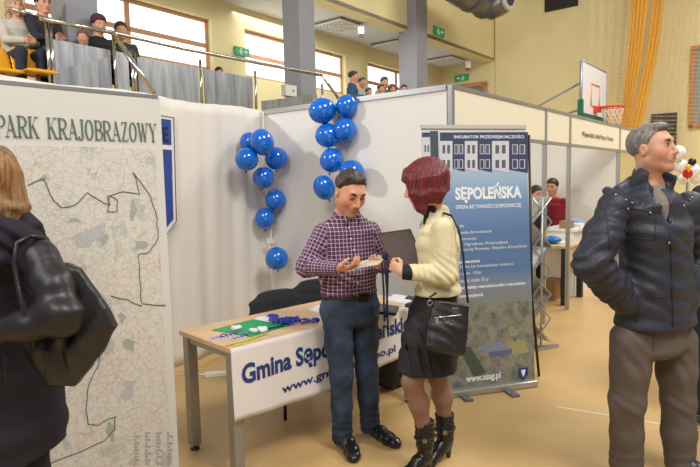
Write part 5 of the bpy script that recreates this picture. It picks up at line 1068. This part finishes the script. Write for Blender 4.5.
# chairs
chf = fabric('charcoal_upholstery', (46, 47, 52), .9, 200, .3); chm = mat('chair_tube', (28, 28, 30), .4, .3)
def chair(px, py, Y, f, lab):
    c = aty(px, py, Y); f = nz(f); r_ = np.cross(f, Z3); b0 = v3(c[0], c[1], 0); r = thing('office_chair', b0+f*.2, lab, 'chair', 'visitor chairs behind the table')
    z0 = c[2]; F = Fld(c-v3(.35, .35, .3), c+v3(.35, .35, .3), .008); F.loft([(c-Z3*.11, .19, .02), (c-Z3*.03, .225, .022), (c+Z3*.05, .225, .022), (c+Z3*.1, .16, .02)], r_, .03, 2.3, 1.6)
    i, x, y, z = F.sl(F.lo, F.lo+F.n*F.vox); F.build('backrest', chf, r)
    s = b0+f*.25+Z3*.45; F = Fld(s-v3(.36, .36, .1), s+v3(.36, .36, .1), .009); F.loft([(s-f*.2, .22, .03), (s+f*.2, .21, .03)], r_, .02, 3.5, 1.2); F.build('seat', chf, r)
    for q in (-1, 1):
        MB().tube([s+r_*q*.2+f*.19-Z3*.03, v3(s[0], s[1], 0)+r_*q*.24+f*.24+Z3*.012], .012, 8).build('leg', chm, r); MB().tube([s+r_*q*.2-f*.19-Z3*.03, v3(s[0], s[1], 0)+r_*q*.24-f*.28+Z3*.012], .012, 8).build('leg', chm, r)
        MB().tube([s+r_*q*.17-f*.16-Z3*.02, s+r_*q*.17-f*.26, c+r_*q*.16-f*.025-Z3*.05], .011, 8).build('back_support', chm, r)
    MB().tube([s+r_*.2+f*.17-Z3*.035, s-r_*.2+f*.17-Z3*.035], .01, 8).build('crossbar', chm, r)
chair(276, 306.5, 4.22, (.60, -.78, 0), 'dark grey upholstered chair behind the table, left one with the full backrest in view'); chair(317, 294, 4.72, (.35, -.9, 0), 'dark grey upholstered chair partly hidden behind the man in the checked shirt')
ps = thing('power_strip', atz(217, 374, 0), 'white power strip on the floor behind the table', 'power strip'); c = atz(217, 374, .02); MB().box(c, (.10, .025, .02), [nz((1, .15, 0)), nz((-.15, 1, 0)), Z3]).build('housing', mat('white_plastic', (222, 220, 212), .4), ps, bevel=.006)
MB().tube([c-v3(.1, .01, 0), c-v3(.2, -.06, .012), c-v3(.34, -.05, .012)], .006, 6).build('cable', mat('white_plastic', (222, 220, 212), .4), ps)
c = aty(392, 372, 4.32); F = Fld(c-v3(.3, .25, .35), c+v3(.3, .25, .35), .01); F.loft([(v3(c[0], c[1], .09), .15, .1), (v3(c[0], c[1], .24), .14, .09)], tu, .03, 2.8, .9); F.fold(c, (.5, 0, 1), .01, .09, .12); F.half((0, 0, .002), -Z3)
bgk = thing('bag', v3(c[0], c[1], 0), 'black bag on the floor under the right end of the table', 'bag'); F.build('bag_body', leather('bag_black', (22, 22, 25), .5), bgk); MB().tube([v3(c[0], c[1], .3)+tu*(.08*math.cos(t))+Z3*.08*math.sin(t) for t in np.linspace(0, 3.14, 9)], .008, 6).build('handle', leather('bag_black', (22, 22, 25), .5), bgk)
# ================================================================== balloons
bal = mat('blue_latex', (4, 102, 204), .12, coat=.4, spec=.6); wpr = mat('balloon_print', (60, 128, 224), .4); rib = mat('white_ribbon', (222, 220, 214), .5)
def balloon(px, py, rx, ry, Y, lab, grp, pr=True):
    c = aty(px, py, Y); s = Y/FL*.98; R = v3(rx*s, rx*s, ry*s); r = thing('balloon', c-Z3*R[2], lab, 'balloon', grp)
    sg = -1; tl_ = nz((random.uniform(-.4, .4), random.uniform(0, .4), -1)); ax = frame(nz(np.cross(tl_, (1, 0, 0))), -tl_)
    MB().ell(c, R, ax, 28, 20, fn=lambda d: d*(1-.06*max(0, -d[2])**2+(.0 if d[2] > -.97 else .03))).build('skin', bal, r)
    e = c+tl_*R[2]*.97; MB().tube([e, e+tl_*.012, e+tl_*.02], [.006, .006, .014], 8).build('knot', bal, r)
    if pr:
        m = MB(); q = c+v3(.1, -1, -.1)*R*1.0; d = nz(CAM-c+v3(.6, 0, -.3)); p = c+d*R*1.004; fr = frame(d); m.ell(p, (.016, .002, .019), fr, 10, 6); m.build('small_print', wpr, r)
G1 = 'blue balloons of the left cluster'; G2 = 'blue balloons of the right cluster'
for a in ((249.5, 143, 10, 11, 5.5, 'blue balloon mostly hidden behind the top one of the left cluster', G1, False), (262.3, 142.5, 12, 14, 5.3, 'topmost blue balloon of the left cluster', G1), (246.8, 159.6, 11.8, 12, 5.3, 'leftmost blue balloon of the left cluster', G1, False), (276.3, 158.7, 11.8, 12, 5.56, 'blue balloon on the right of the left cluster, level with its leftmost one', G1, False), (263.5, 177.8, 11, 11.3, 5.5, 'blue balloon directly below the four-balloon bunch of the left cluster', G1), (275.2, 200, 10.5, 11, 5.66, 'blue balloon hanging lower right below the left bunch, upper of the loose pair', G1), (264.8, 218.6, 10.2, 11.2, 5.66, 'blue balloon lower of the loose pair below the left bunch', G1), (276.8, 258.8, 12, 12.5, 5.5, 'lowest blue balloon of the left cluster, hanging alone near the chair', G1)): balloon(*a)
for a in ((322.3, 111, 14, 13.3, 5.12, 'large blue balloon at the upper left of the right cluster', G2), (346.5, 106.5, 11, 12, 5.1, 'topmost blue balloon at the upper right of the right cluster', G2), (328, 135.8, 13.2, 12.6, 5.14, 'blue balloon at the left in the second row of the right cluster', G2), (345.3, 130.3, 11.6, 12.4, 5.06, 'blue balloon at the right in the second row of the right cluster', G2), (331.7, 160.8, 12.2, 12.8, 5.1, 'blue balloon above the lowest one in the right cluster', G2), (352, 172.5, 12.8, 12.6, 4.95, 'blue balloon right behind the dark hair of the checked-shirt man', G2, False), (324.3, 188, 11, 13.5, 5.08, 'lowest blue balloon of the right cluster beside the ear of the man', G2, False)): balloon(*a)
for nm, pts in (('white ribbon from which the left balloon cluster hangs', [(263, 112, 5.78), (264, 180, 5.72), (270, 215, 5.72), (271, 240, 5.72), (275, 300, 5.7)]), ('white ribbon from which the right balloon cluster hangs', [(337, 101, 5.22), (342, 150, 5.22), (341, 190, 5.22)])):
    P = [aty(*p) for p in pts]; m = MB(); n = len(P)-1; m.grid(lambda u, v: (lambda i, f_: P[i]*(1-f_)+P[min(i+1, n)]*f_)(min(int(u*n), n), u*n-min(int(u*n), n))+v3((v-.5)*.018, 0, 0), n*4, 1); tag(m.build('ribbon', rib, org=P[0], solid=.001), nm, 'ribbon')
c = aty(270.5, 241, 5.68); tag(MB().box(c, (.035, .006, .025)).build('tape_piece', mat('tape', (214, 210, 200), .3), org=c), 'small piece of pale tape on the wall among the left balloons', 'tape')
# ================================================================== brochure stand
rk = thing('brochure_stand', atz(545, 350, 0), 'silver zigzag folding brochure stand filled with leaflets beside the roll-up banner', 'stand'); D0 = 5.17; sil = mat('stand_silver', (176, 176, 172), .35, .7)
ra = nz((.9, .43, 0)); rb2 = v3(-ra[1], ra[0], 0); C0 = v3(*atz(541, 350, 0)); hw_ = .115; nzg = 6; hh = 1.36/nzg
for dq in (0, .26):
    o = C0+rb2*dq
    for sgn in (1, -1):
        MB().tube([o+ra*hw_*(sgn if i % 2 else -sgn)+Z3*(.06+hh*i) for i in range(nzg+1)], .009, 6).build('lattice_bar', sil, rk)
    MB().tube([o+Z3*.03, o+Z3*1.42], .011, 8).build('upright', sil, rk); MB().box(o+Z3*.015+ra*.03, (.17, .025, .015), [ra, rb2, Z3]).build('foot', sil, rk)
gl = mat('leaflet_grey', (150, 150, 138), .4, var=.35, vs=22); gl2 = mat('leaflet_white', (215, 218, 222), .4, var=.2, vs=25)
for i in range(nzg):
    s_ = 1 if i % 2 else -1; a = C0+ra*hw_*-s_+Z3*(.06+hh*i); b2 = C0+ra*hw_*s_+Z3*(.06+hh*(i+1)); MB().prism([a, b2, b2+rb2*.26, a+rb2*.26], Z3*.008).build('shelf', sil, rk)
    q0 = a*.85+b2*.15+Z3*.012; q1 = a*.15+b2*.85+Z3*.012; tag(MB().prism([q0+rb2*.03, q1+rb2*.03, q1+rb2*.23, q0+rb2*.23], Z3*.014).build('brochure_stack', gl if i % 3 else gl2, org=q0), ['grey leaflet stack on the bottom shelf of the zigzag stand', 'grey leaflet stack on the second lowest shelf of the zigzag stand', 'grey leaflet stack on the third shelf from the bottom of the zigzag stand', 'white leaflet stack on the fourth shelf from the bottom of the zigzag stand', 'grey leaflet stack on the second highest shelf of the zigzag stand', 'grey leaflet stack on the top shelf of the zigzag stand'][i], 'leaflets')
# ================================================================== booth furniture
wtm = mat('pale_wood', (200, 176, 140), .5); blk = mat('black_legs', (30, 30, 33), .5)
bt = thing('booth_table', v3(2.7, 7.32, 0), 'pale topped table with black legs inside the booth behind the brochure stand', 'table'); c = v3(2.70, 7.38, 0)
MB().box(c+Z3*.735, (.36, .27, .015), [u3, n3, Z3]).build('tabletop', wtm, bt); MB().box(c+Z3*.60-n3*.24, (.33, .01, .11), [u3, n3, Z3]).build('front_panel', wtm, bt)
for a in (-.31, .31):
    for b3 in (-.22, .22): MB().box(c+u3*a+n3*b3+Z3*.36, (.035, .035, .36), [u3, n3, Z3]).build('leg', blk, bt)
ct = thing('booth_counter', v3(3.15, 7.9, 0), 'white counter in front of the man in the red sweater', 'counter'); c = v3(3.12, 7.98, 0); MB().box(c+Z3*.44, (.46, .2, .44), [u3, n3, Z3]).build('carcass', pw, ct); MB().box(c+Z3*.895, (.5, .24, .015), [u3, n3, Z3]).build('worktop', mat('counter_top', (220, 218, 210), .4), ct)
for dx, dy, h, l, cc_ in ((-.3, -.05, .05, 'brown cardboard tray on the left of the white booth counter', (150, 116, 76)), (0, -.1, .02, 'white paper stack in the middle of the white booth counter', (226, 226, 226)), (.28, 0, .04, 'blue and white leaflet pile at the right of the white booth counter', (150, 180, 214))):
    p = c+u3*dx+n3*dy+Z3*(.912+h); tag(MB().box(p, (.09, .07, h), [u3, n3, Z3]).build('leaflet_pile', mat('pile', cc_, .6, var=.2, vs=30), org=p), l, 'box' if 'tray' in l else 'papers')
p = v3(2.6, 7.3, .80); F = Fld(p-v3(.25, .25, .1), p+v3(.25, .25, .12), .009); F.ell(p, (.15, .09, .045), None, .02); F.ripple(.012, 40, 3); F.half((0, 0, .752), -Z3); F.build('plastic_bag', mat('blue_plastic', (24, 110, 190), .3), None, p); tag(bpy.context.scene.objects['plastic_bag'], 'crumpled blue plastic bag on the pale booth table', 'bag')
p = v3(2.72, 7.36, .752)+u3*.12; tag(MB().box(p, (.13, .1, .003), [u3, n3, Z3]).build('paper_stack', mat('paper_white', (226, 226, 226), .5), org=p), 'white paper stack beside the blue plastic bag', 'papers')
cb = mat('cardboard', (158, 118, 74), .8, var=.06)
for (x, y, h), l in (((2.62, 7.42, .13), 'brown cardboard box under the booth table, left one'), ((2.83, 7.62, .12), 'brown cardboard box under the booth table, right one')):
    p = v3(x, y, h); r = thing('cardboard_box', v3(x, y, 0), l, 'box'); MB().box(p, (.11, .12, h), [u3, n3, Z3]).build('carton', cb, r); MB().box(p+Z3*(h+.001), (.012, .12, .001), [u3, n3, Z3]).build('packing_tape', mat('tape_brown', (190, 160, 110), .4), r)
# ================================================================== basketball backboard
P0 = v3(4.71, 11.57, 0); e = uu; bk = thing('basketball_backboard', P0+e*.9, 'white basketball backboard with green padding and red hoop above the booths', 'basketball hoop')
wb_ = mat('backboard_glass', (222, 222, 226), .25); z0, z1 = 2.86, 3.92
MB().box(P0+e*.9+Z3*(z0+z1)/2, (.9, .02, (z1-z0)/2), [e, nw, Z3]).build('board', wb_, bk); al2 = mat('board_frame', (150, 158, 168), .4, .5)
for a, b3 in (((0, z0), (0, z1)), ((1.8, z0), (1.8, z1)), ((0, z1), (1.8, z1)), ((0, z0), (1.8, z0))): MB().tube([P0+e*a[0]+Z3*a[1], P0+e*b3[0]+Z3*b3[1]], .03, 6).build('frame_bar', al2, bk)
om = mat('target_orange', (226, 150, 90), .5); M1 = MB()
for a, b3 in (((.6, 3.1), (.6, 3.55)), ((1.2, 3.1), (1.2, 3.55)), ((.6, 3.55), (1.2, 3.55)), ((.6, 3.1), (1.2, 3.1))): M1.tube([P0+e*a[0]+Z3*a[1]-nw*.025, P0+e*b3[0]+Z3*b3[1]-nw*.025], .02, 4)
M1.build('target_square', om, bk); gpd = mat('green_padding', (20, 96, 72), .6)
MB().box(P0+e*.9+Z3*(z0-.02), (.93, .05, .06), [e, nw, Z3]).build('bottom_padding', gpd, bk)
for a in (-.01, 1.81): MB().box(P0+e*a+Z3*(z0+.12), (.035, .05, .18), [e, nw, Z3]).build('corner_padding', gpd, bk)
hc = P0+e*.9-nw*.38+Z3*3.05; red = mat('hoop_red', (206, 66, 34), .4); MB().tube([hc+.225*(e*math.cos(t)+nw*math.sin(t)) for t in np.linspace(0, 6.283, 33)], .022, 8, False).build('rim', red, bk)
MB().box(hc+nw*.29-Z3*.02, (.09, .08, .06), [e, nw, Z3]).build('rim_bracket', red, bk); M1 = MB()
for i in range(12):
    for sg in (1, -1): M1.tube([hc+(.225-.10*j/4)*(e*math.cos(6.283*(i+sg*j*.5)/12)+nw*math.sin(6.283*(i+sg*j*.5)/12))-Z3*.1*j for j in range(5)], .010, 4)
M1.build('net', mat('net_cord', (226, 200, 180), .8), bk)
MB().tube([P0+e*.4+nw*.02+Z3*3.6, P0+e*.3+nw*1.9+Z3*2.75], .022, 8).build('brace', al2, bk); MB().tube([P0+e*1.4+nw*.02+Z3*3.2, P0+e*1.0+nw*1.9+Z3*2.75], .022, 8).build('brace', al2, bk)
# ================================================================== hall end wall: window, dark opening, screen, nets
o = -uu; WP = corner+o*.03; EW = lambda x, y, off=.0: atl(x, y, corner-uu*off, nw)
a, c = EW(691.5, 47), EW(720, 126); h = v3(a[0], a[1], 0); g = v3(c[0], c[1], 0); dW = nz(g-h); za, zc = a[2], c[2]; Lw = 1.9
fr = MB()
for x0, x1, y0, y1 in ((0, .09, zc, za), (Lw-.09, Lw, zc, za), (0, Lw, za-.09, za), (0, Lw, zc, zc+.09), (Lw/2-.04, Lw/2+.04, zc, za)): fr.box(h+dW*(x0+x1)/2+Z3*(y0+y1)/2+o*.05, ((x1-x0)/2, .05, (y1-y0)/2), [dW, uu, Z3])
w4 = st(fr.build('window_4', mat('orange_wood', (196, 128, 58), .5))); MB().box(h+dW*Lw/2+Z3*(za+zc)/2+o*.03, (Lw/2-.02, .01, (za-zc)/2-.02), [dW, uu, Z3]).build('pane', mat('grey_pane', (150, 152, 150), .15), w4)
a, c = EW(545, -14, .02), EW(578, 5.5, .02); w5 = MB().box(v3((a[0]+c[0])/2, (a[1]+c[1])/2, (a[2]+c[2])/2), (np.linalg.norm((c-a)[:2])/2, .02, abs(a[2]-c[2])/2), [nw, uu, Z3]); w5 = st(w5.build('window_5', mat('dark_opening', (44, 40, 40), .3)))
a, c = EW(651.5, 114.5, .1), EW(676, 150, .1); sc_ = v3((a[0]+c[0])/2, (a[1]+c[1])/2, (a[2]+c[2])/2); tv = thing('wall_screen', sc_, 'black flat screen on the yellow end wall behind the head of the grey-haired man', 'screen')
hw_ = np.linalg.norm((c-a)[:2])/2; hz_ = abs(a[2]-c[2])/2; MB().box(sc_, (hw_, .04, hz_), [nw, uu, Z3]).build('casing', mat('screen_case', (22, 22, 24), .5), tv); MB().box(sc_-uu*.042, (hw_-.03, .002, hz_-.03), [nw, uu, Z3]).build('display', mat('screen_glass', (14, 15, 20), .35), tv)
def netmat(name, colr, per, wd_):
    m, nt, b = newmat(name); at = nt.nodes.new('ShaderNodeAttribute'); at.attribute_name = 'pat'; sp = nt.nodes.new('ShaderNodeSeparateXYZ'); nt.links.new(at.outputs['Vector'], sp.inputs[0])
    f1 = mth(nt, 'LESS_THAN', mth(nt, 'FRACT', mth(nt, 'DIVIDE', sp.outputs[0], per)), wd_); f2 = mth(nt, 'LESS_THAN', mth(nt, 'FRACT', mth(nt, 'DIVIDE', sp.outputs[1], per)), wd_)
    nt.links.new(mth(nt, 'MAXIMUM', f1, f2), b.inputs['Alpha']); b.inputs['Base Color'].default_value = s2l(colr); b.inputs['Roughness'].default_value = .8; return m
def net(name, top, bot, off, mt, lab, mid=None, waves=6, amp=.1, width=2.0):
    T0, T1 = EW(top[0], -40, off), EW(top[1], -40, off); M = MB(); NU, NV = 60, 24
    ys_ = np.linspace(-40, bot[2], NV+1)
    def fn(u, v):
        y = -40+(bot[2]+40)*v; q = v**1.0; cur = math.sin(v*math.pi)*(mid or 0); x = (top[0]*(1-q)+bot[0]*q)*(1-u)+(top[1]*(1-q)+bot[1]*q)*u+cur
        return EW(x, y, off+amp*math.sin(u*waves*6.28))
    M.grid(fn, NU, NV); o_ = M.build(name, mt, None, base(EW((top[0]+top[1])/2, 100, off), 2.5)); at = o_.data.attributes.new('pat', 'FLOAT_VECTOR', 'POINT'); arr = np.zeros(((NU+1)*(NV+1), 3), np.float32); k_ = 0
    for i in range(NU+1):
        for j in range(NV+1): arr[k_] = (i/NU*width, j/NV*6.0, 0); k_ += 1
    at.data.foreach_set('vector', arr.ravel()); tag(o_, lab, 'net'); return o_
ny = netmat('yellow_net_cord', (255, 204, 50), .12, .5); nwht = netmat('white_net_cord', (238, 226, 190), .12, .09)
net('safety_net', (631, 652), (618, 629, 128), .9, ny, 'yellow gathered safety net, broader left bundle behind the basketball hoop', 3, 5, .08, 1.8)
net('safety_net', (657, 669), (629, 640, 132), .8, ny, 'yellow gathered safety net, narrow right bundle behind the basketball hoop', 4, 3, .08, 1.2)
net('safety_net', (588, 640), (588, 622, 135), 1.2, nwht, 'pale thin safety net hanging left of the yellow bundles', 0, 5, .15, 4.2)
net('safety_net', (664, 720), (640, 690, 160), 1.0, nwht, 'pale safety net drawn to the right of the yellow bundles', 5, 9, .25, 5.5)
# ================================================================== balloon figure by the right edge
wbm = mat('white_latex', (236, 234, 228), .25); rbm = mat('red_latex', (206, 34, 30), .2); obm = mat('yellow_latex', (236, 190, 40), .2); bbm = mat('black_latex', (24, 24, 26), .25)
for x, y, r_, Y, mt, l in ((678, 153, 7.5, 7.0, wbm, 'upper white balloon in the bunch behind the nose of the grey-haired man'), (692, 171, 8, 7.0, wbm, 'white balloon at the right of the bunch by the picture edge'), (681, 166, 6.5, 7.05, wbm, 'white balloon at the left of the bunch, under the chin of the grey-haired man'), (683, 179, 5, 6.9, wbm, 'lowest white balloon of the bunch'), (687.5, 173.5, 5, 6.7, rbm, 'red balloon in the middle of the bunch'), (688, 167, 2.8, 6.6, obm, 'small yellow balloon in the middle of the bunch'), (692, 162, 4.0, 6.95, bbm, 'small black balloon at the top right of the bunch'), (696, 178, 6, 7.2, wbm, 'white balloon partly behind the dark shoulder at the picture edge')):
    c = aty(x, y, Y); s = Y/FL*r_; r = thing('balloon', c-Z3*s, l, 'balloon', 'balloon bunch by the right edge'); MB().ell(c, (s*.96, s*.96, s), None, 20, 14).build('skin', mt, r); MB().tube([c-Z3*s*.98, c-Z3*(s+.015)], [.004, .01], 6).build('knot', mt, r)
c = aty(688, 172, 7.1); tag(MB().tube([v3(c[0], c[1], 0), c-Z3*.12], .02, 8).build('balloon_pole', alu, org=v3(c[0], c[1], 0)), 'thin pole holding up the bunch of white and red balloons', 'pole')
# ================================================================== people
man_plaid(); woman_red(); man_navy(); woman_left()
bystander(15, 6, 7.3, (.75, -.6), 'long-haired blond woman in pale top sitting on the gallery with hands on her knees', (186, 178, 166), (190, 160, 112), legc=(34, 38, 54), long_=True, arms='knee', vox=.008, face=True)
bystander(43, 4, 7.5, (.8, -.55), 'young man in dark open jacket sitting at the left end of the gallery balustrade', (36, 36, 46), (52, 38, 32), legc=(60, 76, 104), arms='knee', vox=.008, face=True)
bystander(83, 38, 7.75, (.2, -1), 'child peeking over the steel balustrade panel', (60, 120, 140), (140, 96, 60), scale=.82)
bystander(99, 25, 8.0, (.7, -.6), 'person in maroon beret and dark coat on the gallery', (38, 32, 36), (60, 30, 36), hat=(82, 34, 52))
bystander(121, 31, 8.3, (.5, -.8), 'dark-haired person in dark green top sitting right of the maroon beret', (52, 56, 50), (70, 52, 44))
bystander(219, 73, 10.1, (.5, -.8), 'person with black hair barely showing above the balustrade panel', (60, 60, 66), (30, 28, 30), scale=.8)
bystander(353.5, 76.5, 12.5, (.95, -.2), 'man in blue shirt on the gallery above the right balloons, looking to the right', (52, 78, 118), (62, 44, 36))
bystander(362, 82.5, 12.9, (.6, -.8), 'person in pale green top just right of the blue-shirted man', (150, 170, 140), (60, 44, 38), scale=.95)
bystander(369, 92, 12.3, (.6, -.8), 'child in bright teal top on the gallery', (30, 140, 130), (50, 100, 95), scale=.75)
bystander(384.5, 82.5, 13.2, (.4, -.9), 'dark-haired man in grey top behind the gallery edge, tallest of the right group', (150, 146, 142), (46, 36, 32))
bystander(381, 89, 12.6, (.5, -.8), 'brown-haired person leaning forward in front of the dark-haired man in grey', (176, 176, 180), (110, 66, 46), scale=.85)
bystander(392, 89, 13.0, (.4, -.9), 'brown-haired girl sitting right of the man in grey', (120, 96, 86), (96, 66, 50), long_=True, scale=.88)
bystander(404, 89.5, 13.6, (.2, -1), 'dark-haired person in brown sitting in front of the far column', (96, 80, 76), (50, 40, 38), scale=.88)
bystander(552, 187, 8.62, (-.6, -.8), 'man in dark red sweater bending over the white booth counter', (140, 26, 40), (40, 30, 28), seated=False, legc=(34, 36, 44), arms='out', vox=.008, face=True)
bystander(537, 194, 8.3, (.3, -1), 'dark-clothed person standing behind the zigzag brochure stand', (38, 40, 48), (44, 36, 34), seated=False, legc=(34, 36, 44), arms='out', scale=.95)
bystander(728, 158, 3.5, (.3, -1), 'person in dark jacket at the very right edge of the picture', (34, 38, 50), (60, 48, 42), seated=False, legc=(40, 42, 50), arms='out')
